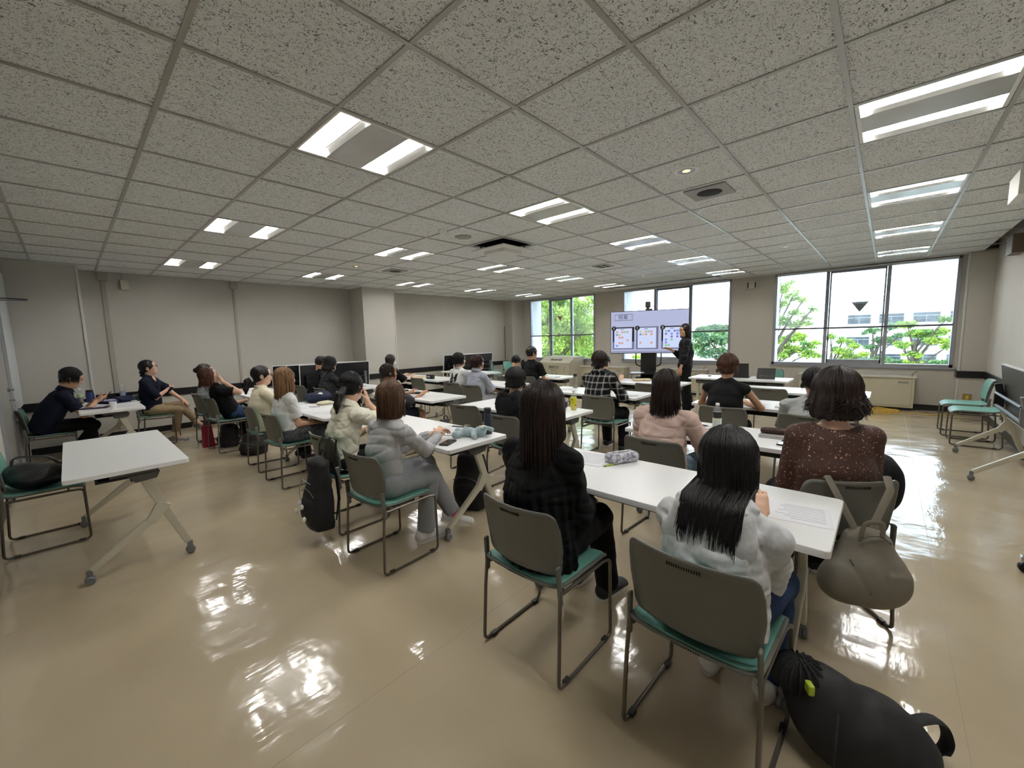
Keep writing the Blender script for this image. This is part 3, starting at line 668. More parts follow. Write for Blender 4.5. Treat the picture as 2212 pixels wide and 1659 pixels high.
for a in [
 (.20, 4.27, 'bare white folding table standing alone near the door'),
 (.32, 7.80, 'white table by the long wall with a paper cup and bottles'),
 (2.03, .84, 'long white table with the marbled pencil pouch, nearest the camera'),
 (2.03, 2.95, 'white table carrying the pale blue plush rabbit'),
 (2.00, 4.92, 'white table with fluffy white pompoms and a navy jacket'),
 (2.05, 7.60, 'white table in front of the brown bob and grey sweatshirt'),
 (3.39, .84, 'white table with the brown pencil pouch and a capped drink bottle'),
 (3.37, 2.96, 'white table with the yellow drink bottle'),
 (3.34, 4.94, 'white table with two black cases and papers in front of the cropped hair'),
 (3.36, 7.12, 'white table where two people are writing'),
 (4.98, .84, 'white table in front of the black sleeveless top'),
 (4.92, 2.96, 'white table with the steel flask'),
 (4.96, 5.13, 'white table in front of the lilac-grey shirt with papers'),
 (4.96, 6.96, 'white table with a black pencil case standing on it'),
 (6.38, .84, 'white table beyond two empty grey chairs, second from the laptop'),
 (6.38, 2.99, 'white table covered with loose papers and a beige envelope'),
 (6.40, 5.16, 'white table in front of the tall person in black'),
 (6.42, 7.26, 'white table at the far left end of its row before the tilted table'),
 (7.70, 1.82, 'white teacher table with laptop and tablet', 180)]: table(*a)
FT = table_proto(True); FL = [
 (3.80, 8.45, 90, 'folded table leaning by the long wall, frontmost of three'), (3.61, 8.62, 90, 'folded table by the long wall, middle one of three'), (3.42, 8.79, 90, 'folded table by the long wall, rearmost of three'),
 (7.95, 8.72, 90, 'folded black-backed table near the far corner, in front'), (7.73, 8.90, 90, 'folded table near the far corner, behind another'),
 (6.46, -.93, -90, 'folded table with upright dark board along the right wall')]
for i, (x, y, rz, lab) in enumerate(FL):
    if i == 0: FT.location = (x, y, 0); FT.rotation_euler = (0, 0, math.radians(rz)); FT['label'] = lab; FT['group'] = 'folded tables stored along the walls'
    else: dup(FT, (x, y, 0), math.radians(rz), lab)
# mobile whiteboard whose foot shows at the edge of the picture
t = thing('mobile_whiteboard', 'chrome foot with black caster of a wheeled board by the right wall', 'whiteboard', (3.55, -.98, 0))
for x in (-.62, .25):
    MB().beam((x, .30, .085), (x, -.2, .085), .03, .04, (1, 0, 0)).build('foot', CHROME, t, bevel=.004)
    MB().tube([(x, 0, .09), (x, 0, 1.85)], .018).build('post', CHROME, t, True)
    for y in (.28, -.18): MB().lathe([(0, -.02), (.026, -.02), (.03, -.01), (.03, .01), (.026, .02), (0, .02)], (x, y, .032), 16, Matrix.Rotation(math.pi/2, 3, 'Y')).build('caster', BLK, t, .6)
MB().box(-.75, .38, -.03, -.01, .8, 1.8).build('board', TOPM, t, bevel=.004)
# ------------------------------------------------------------------ big screen on its trolley
tv = thing('display_trolley', 'large flat display on a black wheeled stand showing a Japanese slide', 'screen', (8.48, 3.78, 0), math.radians(180+21))
# local +x faces the audience, +y is the viewer's right
Wd, Hd, zc = 1.60, .92, 1.545
def glow(name, c, s):
    m = pm(name, c, .3, var=.0); b = m.node_tree.nodes['Principled BSDF']; b.inputs['Emission Color'].default_value = lin(c); b.inputs['Emission Strength'].default_value = s*.33; b.inputs['Base Color'].default_value = (.02, .02, .02, 1)
    for l in list(b.inputs['Base Color'].links): m.node_tree.links.remove(l)
    return m
MB().box(-.03, .025, -Wd/2, Wd/2, zc-Hd/2, zc+Hd/2).build('bezel', BLK, tv, bevel=.004)
scr = MB().box(.025, .028, -Wd/2+.012, Wd/2-.012, zc-Hd/2+.018, zc+Hd/2-.012).build('screen', glow('screen lilac', (168, 174, 205), .95), tv)
G = lambda n, c: glow('slide '+n, c, .95)
K = G('ink', (8, 8, 14)); PALE = G('page', (196, 206, 236)); GB = G('grey bar', (104, 106, 132))
def sq(name, y0, y1, z0, z1, mat, x=.0285, parent=scr): return MB().box(x, x+.0006, y0, y1, z0, z1).build(name, mat, parent)
yl, zt = -Wd/2, zc+Hd/2
def frame(y0, y1, z0, z1, w, mat, mat2=None):
    m = MB(); m.box(.0285, .0292, y0, y1, z1-w, z1); m.box(.0285, .0292, y0, y0+w, z0, z1); m.box(.0285, .0292, y1-w, y1, z0, z1); m.box(.0285, .0292, y0, y1, z0, z0+w); m.build('slide_frame', mat, scr)
frame(yl+.10, yl+.46, zt-.20, zt-.07, .005, K); frame(yl+.07, yl+.48, zt-.195, zt-.065, .003, K)
text('slide_text', '授業', .105, K, scr, (.029, yl+.27, zt-.135), (math.pi/2, 0, math.pi/2))
cols = [G('orange tile', (205, 150, 130)), G('green tile', (120, 190, 165)), G('blue tile', (110, 140, 215)), G('yellow tile', (185, 190, 110)), G('violet tile', (120, 110, 205))]
pat = [[(0,0,0),(2,0,0),(3,0,1),(4,0,0),(0,1,2),(1,1,3),(1,2,0),(2,2,0),(4,3,0),(1,4,0),(2,4,0),(0,5,2)], [(0,0,3),(2,0,0),(3,0,1),(4,0,0),(0,1,2),(1,1,3),(2,1,0),(4,1,0),(0,4,0),(4,4,0)], [(0,0,1),(1,0,4),(3,0,4),(4,0,2),(5,0,1),(0,1,4),(2,1,2),(4,1,4),(5,1,1),(2,2,4),(4,2,4),(0,3,2),(2,3,1),(0,4,2),(0,5,1),(1,5,1)]]
for i, (num, w0) in enumerate((('1', .05), ('1', .545), ('2', 1.06))):
    y0 = yl+w0+.02; y1 = y0+.42; z0, z1 = zt-.80, zt-.37
    sq('slide_border', y0-.02, y1+.016, z0-.026, z1+.026, GB if i == 1 else K); sq('slide_border', y0-.0205, y1+.0165, z0-.0265, z0+.14, GB, .0288)
    sq('slide_page', y0+.015, y1-.03, z0, z1, PALE, .0292)
    for a, b, c in pat[i]: yy = y0+.05+a*.056; sq('slide_tile', yy, yy+.044, z1-.10-b*.06, z1-.058-b*.06, cols[c], .0298)
    sq('slide_heading', y0+.15, y0+.22, z1-.028, z1-.018, K, .0298)
    MB().lathe([(.001, 0), (.05, 0), (.05, .0008), (.001, .0008)], (.030, y0+.005, z1+.0), 24, Matrix.Rotation(math.pi/2, 3, 'Y')).build('slide_badge', K, scr)
    text('slide_text', num, .075, G('white', (225, 228, 240)), scr, (.0315, y0+.005, z1), (math.pi/2, 0, math.pi/2))
sq('slide_footer', yl+.03, -yl-.03, zc-Hd/2+.03, zc-Hd/2+.055, G('footer', (128, 130, 160)))
MB().box(-.12, -.04, -.16, .16, .12, 1.3).build('column', BLK, tv, bevel=.006)
for s in (-1, 1): MB().tube(bez([(-.05, s*.26, 1.12), (-.0, s*.26, .84), (-.05, s*.15, .80)], .06), .013).build('side_handle', BLK, tv, True)
MB().box(-.16, .28, -.36, .36, .655, .672).build('shelf', BLK, tv, bevel=.004); MB().box(-.12, .22, -.30, .30, .44, .47).build('lower_shelf', BLK, tv, bevel=.004)
MB().box(-.35, .33, -.42, .42, .06, .11).build('base', BLK, tv, bevel=.01)
for a in (-.3, .28):
    for s in (-.38, .38): MB().lathe([(0, -.02), (.026, -.02), (.03, 0), (.026, .02), (0, .02)], (a, s, .031), 16, Matrix.Rotation(math.pi/2, 3, 'Y')).build('caster', BLK, tv, .6)
Mtv = Matrix.Translation(tv.location)@Matrix.Rotation(tv.rotation_euler.z, 4, 'Z')
def on_tv(x, y, z): return Mtv@Vector((x, y, z))
p = on_tv(-.0, .0, zc+Hd/2)
t = thing('video_camera', 'grey conference camera clipped on top of the big display', 'camera', p, tv.rotation_euler.z)
MB().box(-.05, .06, -.07, .07, 0, .03).build('clip_base', BRK, t, bevel=.004); MB().lathe([(.035, .03), (.03, .05), (.05, .06), (.055, .075), (.055, .17), (.05, .18), (0.001, .182)], (0, -.02, 0), 20).build('camera_head', BRK, t, .6)
p = on_tv(.05, .1, .672); t = thing('laptop', 'closed black laptop on the shelf of the screen trolley', 'laptop', p, tv.rotation_euler.z); MB().prism(rrect(.24, .34, .01), 0, .02).build('body', BLK, t); 
p = on_tv(.05, -.2, .672); t = MB().sheet(0, 0, 0, .22, .3, .2, .004).build('paper_sheets', pm('paper', (226, 228, 234), .7, var=.01), loc=p); t.rotation_euler.z = 3.5; tag(t, 'white papers sticking out on the shelf of the screen trolley', 'paper')
p = on_tv(.05, .0, .47); t = thing('equipment_bag', 'black case lying on the lower shelf of the screen trolley', 'case', p, tv.rotation_euler.z); sdf('body', [rbox((0, 0, .055), (.15, .26, .052), .03), cone((-.05, -.1, .11), (-.05, .1, .11), .012, .012)], .01, pm('black nylon', (16, 16, 20), .7, var=.1, bump=.2, bs=200), t)
m = MB(); m.tube([on_tv(.2, -.30, .67), on_tv(.25, -.36, .5), on_tv(.22, -.34, .25), on_tv(.1, -.25, .03), on_tv(-.1, -.5, .012), on_tv(-.5, -.9, .012)], .006, 6)
tag(m.build('power_cord', BLK, smooth=True), 'thin black cord hanging from the screen trolley shelf', 'cord')
# ------------------------------------------------------------------ outside
def leaf_mat(name, c1, c2):
    m = pm(name, c1, .6, col2=c2, vs=1.2, thr=(.4, .62)); b = m.node_tree.nodes['Principled BSDF']; N, L = m.node_tree.nodes, m.node_tree.links
    tr = N.new('ShaderNodeBsdfTranslucent'); L.new(b.inputs['Base Color'].links[0].from_socket, tr.inputs[0]); mx = N.new('ShaderNodeMixShader'); mx.inputs[0].default_value = .4
    o = N['Material Output']; L.new(b.outputs[0], mx.inputs[1]); L.new(tr.outputs[0], mx.inputs[2]); L.new(mx.outputs[0], o.inputs[0]); return m
LF = [leaf_mat('broad leaf green', (118, 150, 70), (178, 196, 98)), leaf_mat('pine green', (104, 142, 74), (172, 194, 78)), leaf_mat('blue green needle', (84, 118, 84), (126, 156, 98))]
BARK = pm('grey bark', (84, 76, 66), .9, bump=.6, bs=20)
GZ = -5.0
def tree(x, y, label, blobs, leaf, dens, size, trunk_r=.14, group='trees outside the windows', seed=0, crown_gap=None):
    """blobs: (dx, dy, z, rx, ry, rz) clumps of leaves, each fed by a limb from the trunk"""
    rg = np.random.RandomState(seed); t = thing('tree', label, 'tree', (x, y, GZ), 0, group)
    zt = np.mean([b[2] for b in blobs])-GZ; m = MB(); m.tube([(0, 0, 0), (.1, .05, zt*.4), (-.05, .1, zt*.75), (0, 0, zt)], [trunk_r*1.4, trunk_r, trunk_r*.7, trunk_r*.3], 8)
    for b in blobs:
        z0 = max(.3, min((b[2]-GZ)*.72, zt)); q = (b[0]*.5, b[1]*.5, (z0+b[2]-GZ)/2+.1); m.tube([(0, 0, z0), q, (b[0], b[1], b[2]-GZ)], [trunk_r*.5, trunk_r*.3, .015], 6)
        for k in range(4):
            e = (b[0]+rg.uniform(-.7, .7)*b[3], b[1]+rg.uniform(-.7, .7)*b[4], b[2]-GZ+rg.uniform(-.3, .6)*b[5]); m.tube([q, e], [trunk_r*.14, .008], 5)
    m.build('trunk', BARK, t, True)
    P = []; bb = []
    for b in blobs:
        bb.append((b[0], b[1], b[2], b[3]*1.12, b[4]*1.12, b[5]*1.1))
        for k in range(4): q = rg.uniform(.42, .7); bb.append((b[0]+rg.uniform(-1, 1)*b[3]*1.15, b[1]+rg.uniform(-1, 1)*b[4]*1.15, b[2]+rg.uniform(-.8, .8)*b[5], b[3]*q, b[4]*q, b[5]*q))
    for b in bb:
        n = int(dens*6.3*b[3]*b[4]/(size*size)); d = rg.normal(size=(n, 3)); d /= np.linalg.norm(d, axis=1)[:, None]; r = rg.rand(n)**.38
        P.append(d*r[:, None]*np.array(b[3:6])*(1+.25*np.sin(d[:, :1]*7+b[0]*5))+np.array([b[0], b[1], b[2]-GZ]))
    P = np.concatenate(P); n = len(P); u = rg.normal(size=(n, 3)); u /= np.linalg.norm(u, axis=1)[:, None]; v = np.cross(u, rg.normal(size=(n, 3))); v /= np.linalg.norm(v, axis=1)[:, None]
    s = size*(.6+.8*rg.rand(n))[:, None]; w = np.cross(u, v)
    V = np.stack([P-u*s, P+v*s*.45+w*s*.12, P+u*s, P-v*s*.45+w*s*.12], 1).reshape(-1, 3)
    me = bpy.data.meshes.new('foliage'); me.vertices.add(len(V)); me.vertices.foreach_set('co', V.astype(np.float32).ravel()); me.loops.add(n*4); me.loops.foreach_set('vertex_index', np.arange(n*4, dtype=np.int32)); me.polygons.add(n); me.polygons.foreach_set('loop_start', np.arange(0, n*4, 4, dtype=np.int32)); me.materials.append(LF[leaf]); me.update(calc_edges=True)
    o = bpy.data.objects.new('foliage', me); COL.objects.link(o); o.parent = t; return t
def blob(px, py, X, x0, y0, rpx, flat=.8):
    p = hx(px, py, X); d = (p-C0).length; r = rpx/FPX*(p-C0).dot(F_); return (p.x-x0, p.y-y0, p.z, r, r, r*flat)
def T_(x, y, label, cl, leaf, dens, size, **k): tree(x, y, label, [blob(a, b, x+rd, x, y, c, f) for a, b, rd, c, f in cl], leaf, dens, size, **k)
T_(15.5, 11.8, 'leafy broadleaf tree filling the first window', [(1180, 660, 0, 26, .9), (1210, 650, .8, 24, .8), (1175, 715, .5, 28, .9), (1222, 690, -.4, 26, .9), (1258, 665, .4, 26, .9), (1205, 745, 0, 28, .8), (1250, 730, .6, 28, .9), (1278, 700, 0, 22, .9), (1285, 760, .4, 24, .7), (1170, 770, .5, 24, .8), (1230, 785, 0, 30, .6)], 0, 1.5, .075, seed=1)
T_(21, 12.2, 'second broadleaf tree behind the one filling the first window', [(1200, 670, 0, 30, .9), (1250, 700, 1, 36, .9), (1190, 740, 1, 30, .8), (1240, 760, 0, 36, .7), (1290, 745, 0, 24, .8)], 1, 1.4, .14, seed=2)
T_(17, 3.2, 'sparse leafy branches of a tall tree at the edge of the third window', [(1694, 622, 0, 14, .9), (1712, 640, .4, 12, .8), (1690, 655, 0, 12, .8), (1735, 648, .2, 7, .8), (1716, 675, 0, 10, .5), (1758, 665, 0, 7, 1.2), (1740, 685, .3, 8, .6), (1690, 692, 0, 16, .6), (1725, 700, .2, 16, .5)], 0, .9, .065, trunk_r=.09, seed=3)
T_(30, 5.4, 'yellow-green pine just outside the third window, on its side nearest the screen', [(1695, 735, 0, 16, .6), (1722, 728, .5, 16, .6), (1748, 745, 0, 13, .6), (1710, 755, .5, 18, .5), (1745, 765, .3, 15, .5), (1690, 768, 0, 12, .6)], 1, 1.5, .10, seed=4)
T_(34, 2.6, 'low pine in front of the white building, middle of the third window', [(1795, 728, 0, 9, .6), (1822, 735, .5, 10, .6), (1845, 748, 0, 10, .5), (1815, 758, 0, 14, .5), (1835, 770, .4, 13, .4), (1865, 765, 0, 10, .5)], 1, 1.4, .10, seed=5)
T_(36, .6, 'blue-green pine partly hiding the white building', [(1885, 715, 0, 12, .6), (1905, 735, .5, 13, .6), (1880, 750, 0, 10, .5), (1925, 705, .5, 12, .6), (1945, 725, 0, 10, .5), (1898, 775, 0, 14, .4)], 2, 1.3, .10, seed=6)
T_(32, -1.2, 'bright green layered pine at the pillar side of the third window', [(1950, 745, 0, 12, .6), (1985, 722, .5, 18, .5), (2015, 735, 0, 16, .5), (1975, 765, 0, 13, .5), (2035, 715, .4, 12, .6), (2045, 750, 0, 9, .6), (1970, 785, 0, 10, .4), (1960, 700, .5, 14, .5), (2045, 690, 0, 9, .6)], 1, 1.5, .10, seed=7)
T_(28, 7.2, 'green tree outside the middle window beside the presenter', [(1522, 728, 0, 20, .7), (1555, 735, .5, 18, .7), (1530, 760, 0, 20, .6), (1565, 765, .3, 15, .6), (1505, 745, 0, 16, .7)], 2, 1.4, .11, seed=8)
T_(30, 11.4, 'green treetop seen under the big screen', [(1380, 775, 0, 16, .5), (1400, 785, 0, 18, .5), (1365, 790, 0, 16, .5)], 1, 1.4, .11, seed=9)
T_(60, 14.5, 'distant line of trees beyond the middle window', [(1520, 712, 0, 14, .35), (1545, 708, 0, 16, .35), (1575, 708, 0, 14, .35), (1500, 722, 0, 14, .4), (1560, 720, 0, 18, .4)], 2, 7, .26, seed=10)
g = MB().box(XW+.7, 160, -70, 90, GZ-.2, GZ).build('ground', pm('pale campus ground', (170, 168, 160), .9, var=.08, vs=.3)); struct(g)
BW = 92
bl = thing('school_building', 'long white three-storey building with rows of windows across the yard', 'building', (BW, 0, GZ))
MB().box(0, 12, -40, 7.5, 0, 11.6).build('wall', pm('white building render', (232, 232, 230), .8, var=.01), bl); MB().box(-.3, .2, -40, 7.6, 11.3, 11.9).build('parapet', WHITE_OUT, bl)
WGL = pm('building window glass', (44, 54, 62), .3, col2=(84, 94, 100), vs=.5, thr=(.4, .6)); WFR = pm('building window frame', (150, 152, 154), .5)
for z0, z1 in ((7.3, 8.9), (3.6, 5.2), (.9, 2.3)):
    for k in range(9):
        y = 5.2-k*4.05
        wf = MB().box(-.08, .0, y-3.1, y, z0, z1).build('window', WFR, bl)
        for a in range(2): MB().box(-.1, -.07, y-3.0+a*1.5, y-1.6+a*1.5, z0+.08, z0+(z1-z0)*.66).build('pane', WGL, wf); 
        MB().box(-.1, -.07, y-3.0, y-.1, z0+(z1-z0)*.72, z1-.08).build('pane', WGL, wf)
h = MB(); rg = random.Random(3)
P = np.random.RandomState(5).rand(9000, 3)*np.array([1.6, 30, 1.9])+np.array([80, -24, GZ]); n = len(P); u = np.random.RandomState(6).normal(size=(n, 3)); u /= np.linalg.norm(u, axis=1)[:, None]; v = np.cross(u, np.random.RandomState(7).normal(size=(n, 3))); v /= np.linalg.norm(v, axis=1)[:, None]; s = .3
V = np.stack([P-u*s, P+v*s*.6, P+u*s, P-v*s*.6], 1).reshape(-1, 3)
me = bpy.data.meshes.new('hedge'); me.from_pydata(V.tolist(), [], [(4*i, 4*i+1, 4*i+2, 4*i+3) for i in range(n)]); me.materials.append(LF[2]); o = bpy.data.objects.new('hedge', me); COL.objects.link(o); tag(o, 'clipped dark green hedge along the foot of the white building', 'hedge', kind='stuff')
# ------------------------------------------------------------------ people
def skin(name, c): return pm(name, c, .5, var=.03, vs=20, bump=.08, bs=300)
SK = [skin('light skin', (214, 172, 146)), skin('warm skin', (196, 150, 120)), skin('tan skin', (168, 120, 92))]
def cloth(name, c, rough=.85, **k): k.setdefault('bump', .25); k.setdefault('bs', 420); k.setdefault('var', .06); k.setdefault('spec', .2); return pm(name, c, rough, **k)
def hairm(name, c, c2=None): return pm(name, c, .42, col2=c2 or tuple(int(v*.62) for v in c), vs=26, thr=(.35, .62), spec=.28, stretch=(2.6, 2.6, .22), bump=.5, bs=60, detail=4)
HB = hairm('black hair', (20, 17, 17), (9, 8, 9)); HDB = hairm('dark brown hair', (44, 28, 22), (20, 13, 11)); HBR = hairm('chestnut hair', (92, 58, 38), (50, 30, 20)); HBL = hairm('light brown hair', (150, 114, 78), (98, 72, 47)); HRB = hairm('reddish brown hair', (82, 42, 28), (42, 22, 16)); HRD = hairm('maroon tinted hair', (56, 26, 26), (28, 14, 15))
EYE = pm('dark eye', (22, 18, 16), .2); LIP = pm('lips', (176, 104, 96), .45); RUB = pm('shoe sole', (214, 212, 206), .6)
V3 = lambda *a: np.array(a, np.float64)
def R3(y, p, r=0):
    """head frame: yaw about z (positive turns to the person's left), pitch down, roll"""
    return np.array(Matrix.Rotation(math.radians(y), 3, 'Z')@Matrix.Rotation(math.radians(p), 3, 'Y')@Matrix.Rotation(math.radians(r), 3, 'X'))
def ik(S, T_, l1, l2, pole):
    d = T_-S; L = min(np.linalg.norm(d), (l1+l2)*.995); u = d/np.linalg.norm(d); T2 = S+u*L
    a = (l1*l1-l2*l2+L*L)/(2*L); h = math.sqrt(max(l1*l1-a*a, 0)); p = np.array(pole, float); p = p-u*(p@u); p /= np.linalg.norm(p)+1e-9
    return S+u*a+p*h, T2
def hand(W, d, n, side, curl=.5, sc=1., spread=1., thumb=.6):
    """palm, five jointed fingers; W wrist, d finger direction, n palm normal (the way the palm faces), side +1 = person's left hand"""
    d = np.array(d, float); d /= np.linalg.norm(d); n = np.array(n, float); n = n-d*(n@d); n /= np.linalg.norm(n); s = np.cross(n, d)*side
    Rm = np.stack([d, s, n], 1); pr = [cone(W-d*.02, W+d*.03, .024*sc, .026*sc, .012), rbox(W+d*.052*sc, (.046*sc, .040*sc, .014*sc), .012, Rm, .012)]
    for i, (o, L) in enumerate(((.030, .070), (.0105, .080), (-.0095, .074), (-.029, .058))):
        p = W+d*.088*sc+s*o*sc; dd = d+s*o*1.6*spread; a = curl*(.9+.12*i); r = .0088*sc
        for k, f in enumerate((.42, .33, .25)):
            ang = a*(k+.5)*.9; v = dd*math.cos(ang)+n*math.sin(ang); v /= np.linalg.norm(v); q = p+v*L*f*sc; pr.append(cone(p, q, r, r*.88, .005)); p = q; r *= .88
    b = W+d*.03*sc+s*.034*sc; v = d*(1-thumb*.5)+s*thumb+n*(.25+curl*.4); v /= np.linalg.norm(v); q = b+v*.036*sc; v2 = v+d*.5; v2 /= np.linalg.norm(v2); e = q+v2*.030*sc
    pr += [cone(b, q, .0125*sc, .0105*sc, .008), cone(q, e, .0102*sc, .008*sc, .004)]
    return pr
def head_prims(Hc, R, sc=1.):
    def W(x, y, z): return Hc+R@(V3(x, y, z)*sc)
    r = lambda *a: np.array(a)*sc
    pr = [ell(W(-.012, 0, .022), r(.096, .077, .097), R, .02), ell(W(.024, 0, -.045), r(.066, .060, .080), R, .035), ell(W(.055, 0, -.088), r(.030, .030, .024), R, .03), ell(W(.066, 0, .045), r(.030, .055, .036), R, .03),
          cone(W(.078, 0, .012), W(.098, 0, -.020), .008*sc, .0135*sc, .016), ell(W(.091, .011, -.026), r(.011, .009, .008), R, .008), ell(W(.091, -.011, -.026), r(.011, .009, .008), R, .008),
          ell(W(.080, 0, -.058), r(.018, .026, .013), R, .012), ell(W(.060, .040, -.02), r(.025, .022, .026), R, .02), ell(W(.060, -.040, -.02), r(.025, .022, .026), R, .02)]
    for s in (-1, 1):
        pr += [ell(W(.094, s*.031, .006), r(.015, .019, .010), R, .012, -1), ell(W(.077, s*.031, .005), r(.013, .016, .012), R, .004),
               ell(W(-.012, s*.078, -.012), np.array((.020, .008, .033))*sc, R, .008), ell(W(-.004, s*.086, -.010), np.array((.010, .006, .018))*sc, R, .004, -1)]
    return pr
def hair_cap(Hc, R, kind, sc, back=-.085, side=None, bang=.045, puff=1.):
    W = lambda x, y, z: Hc+R@(V3(x, y, z)*sc); rr = lambda *a: np.array(a)*sc
    pr = [ell(W(-.016, 0, .030), rr(.108*puff, .091*puff, .104*puff), R, .02)]
    lo, hi = Hc-.32, Hc+.32
    if kind in ('bob', 'long', 'wave'):
        zb = back; pr += [ecap(W(-.022, 0, .02), W(-.028, 0, zb+.03), .095*sc*puff, .092*sc*puff, (.092 if kind != 'wave' else .112)*sc, .080*sc, R@V3(0, 1, 0), .03)]
        if kind == 'wave': pr += [ell(W(-.03, 0, -.06), rr(.10, .118, .09), R, .04)]
        pr.append(ell(W(.088, 0, -.035-.0), rr(.072, .066, .082+(.045-bang)), R, .015, -1)); pr.append(ell(W(.10, 0, -.115), rr(.085, .080, .12), R, .015, -1))
        pr.append(plane(W(0, 0, zb), R@V3(0, 0, -1), lo, hi, .012))
    else:
        pr += [ecap(W(-.030, 0, .02), W(-.038, 0, back+.02), .086*sc*puff, .078*sc*puff, .060*sc, .052*sc, R@V3(0, 1, 0), .03)]
        pr.append(ell(W(.088, 0, -.040), rr(.078, .074, .078+(.045-bang)), R, .014, -1)); pr.append(ell(W(.03, 0, -.10), rr(.075, .12, .062), R, .014, -1))
        if kind != 'full':
            for s in (-1, 1): pr.append(ell(W(-.004, s*.088, -.018), rr(.026, .024, .036), R, .008, -1))
        pr.append(plane(W(-.1, 0, back), R@V3(.15, 0, -1), lo, hi, .012))
    return pr
def hair_disp(Hc, R, amp, fr=34, seed=0):
    def f(P):
        q = (P-Hc.astype(np.float32))@R.astype(np.float32); az = np.arctan2(q[:, 1], q[:, 0]+.03)
        return amp*(np.sin(az*fr+3*np.sin(q[:, 2]*18+seed)+2*np.sin(az*5+seed))*.6+.5*wav(P*np.array((1, 1, .25), np.float32), 110, seed))
    return f
def strands(name, Hc, R, sc, mat, parent, n, zend, amin=62, amax=298, spread=0., backx=None, jit=.02, rad=.0042, seed=1, curl=0., taper_in=0., part=0., seg=9, phi_max=96, flare=0., puff=1.):
    rg = np.random.RandomState(seed); m = MB(); c = V3(-.016, 0, .030)*sc
    for i in range(n):
        az = math.radians(rg.uniform(amin, amax)); o = rg.uniform(.0, .007); rx, ry, rz = .108*sc*puff+o, .091*sc*puff+o, .106*sc*puff+o
        pts = []; ph0 = rg.uniform(3, 60); pm_ = phi_max
        for k in range(5):
            ph = math.radians(ph0+(pm_-ph0)*k/4); a2 = az+part*(1-k/4)
            pts.append(Hc+R@(c+V3(rx*math.sin(ph)*math.cos(a2), ry*math.sin(ph)*math.sin(a2), rz*math.cos(ph))))
        p = pts[-1]; ze = zend+rg.normal()*jit; L = p[2]-ze
        if L > .02:
            out = (R@V3(math.cos(az), math.sin(az), 0))[:2]; w1 = rg.normal()*.006; w2 = rg.uniform(0, 6.28)
            for k in range(1, seg+1):
                s = k/seg; q = p.copy(); q[2] -= L*s; g = -taper_in*math.sin(min(1, s*1.3)*math.pi)+spread*s*s+flare*max(0, s-.75)*4*(.3+rg.rand()*.2)
                q[:2] += out*g; q[0] += w1*s+curl*math.sin(s*9+w2)*s; q[1] += curl*math.cos(s*8+w2)*s+w1*s
                if backx is not None and q[2] < backx[1]:
                    b = backx[0]-.10*min(1, (backx[1]-q[2])/.12)*backx[2]; q[0] = min(q[0], b+abs(q[1])*backx[3]-rg.rand()*.006)
                pts.append(q)
        r = rad*rg.uniform(.7, 1.25); N = len(pts); rs = [r*(.5+.5*min(1, j/2)) if j < N*.6 else r*max(.18, 1-(j-N*.6)/(N*.42)) for j in range(N)]
        m.tube(pts, rs, 4, False)
    return m.build(name, mat, parent, 1.6)
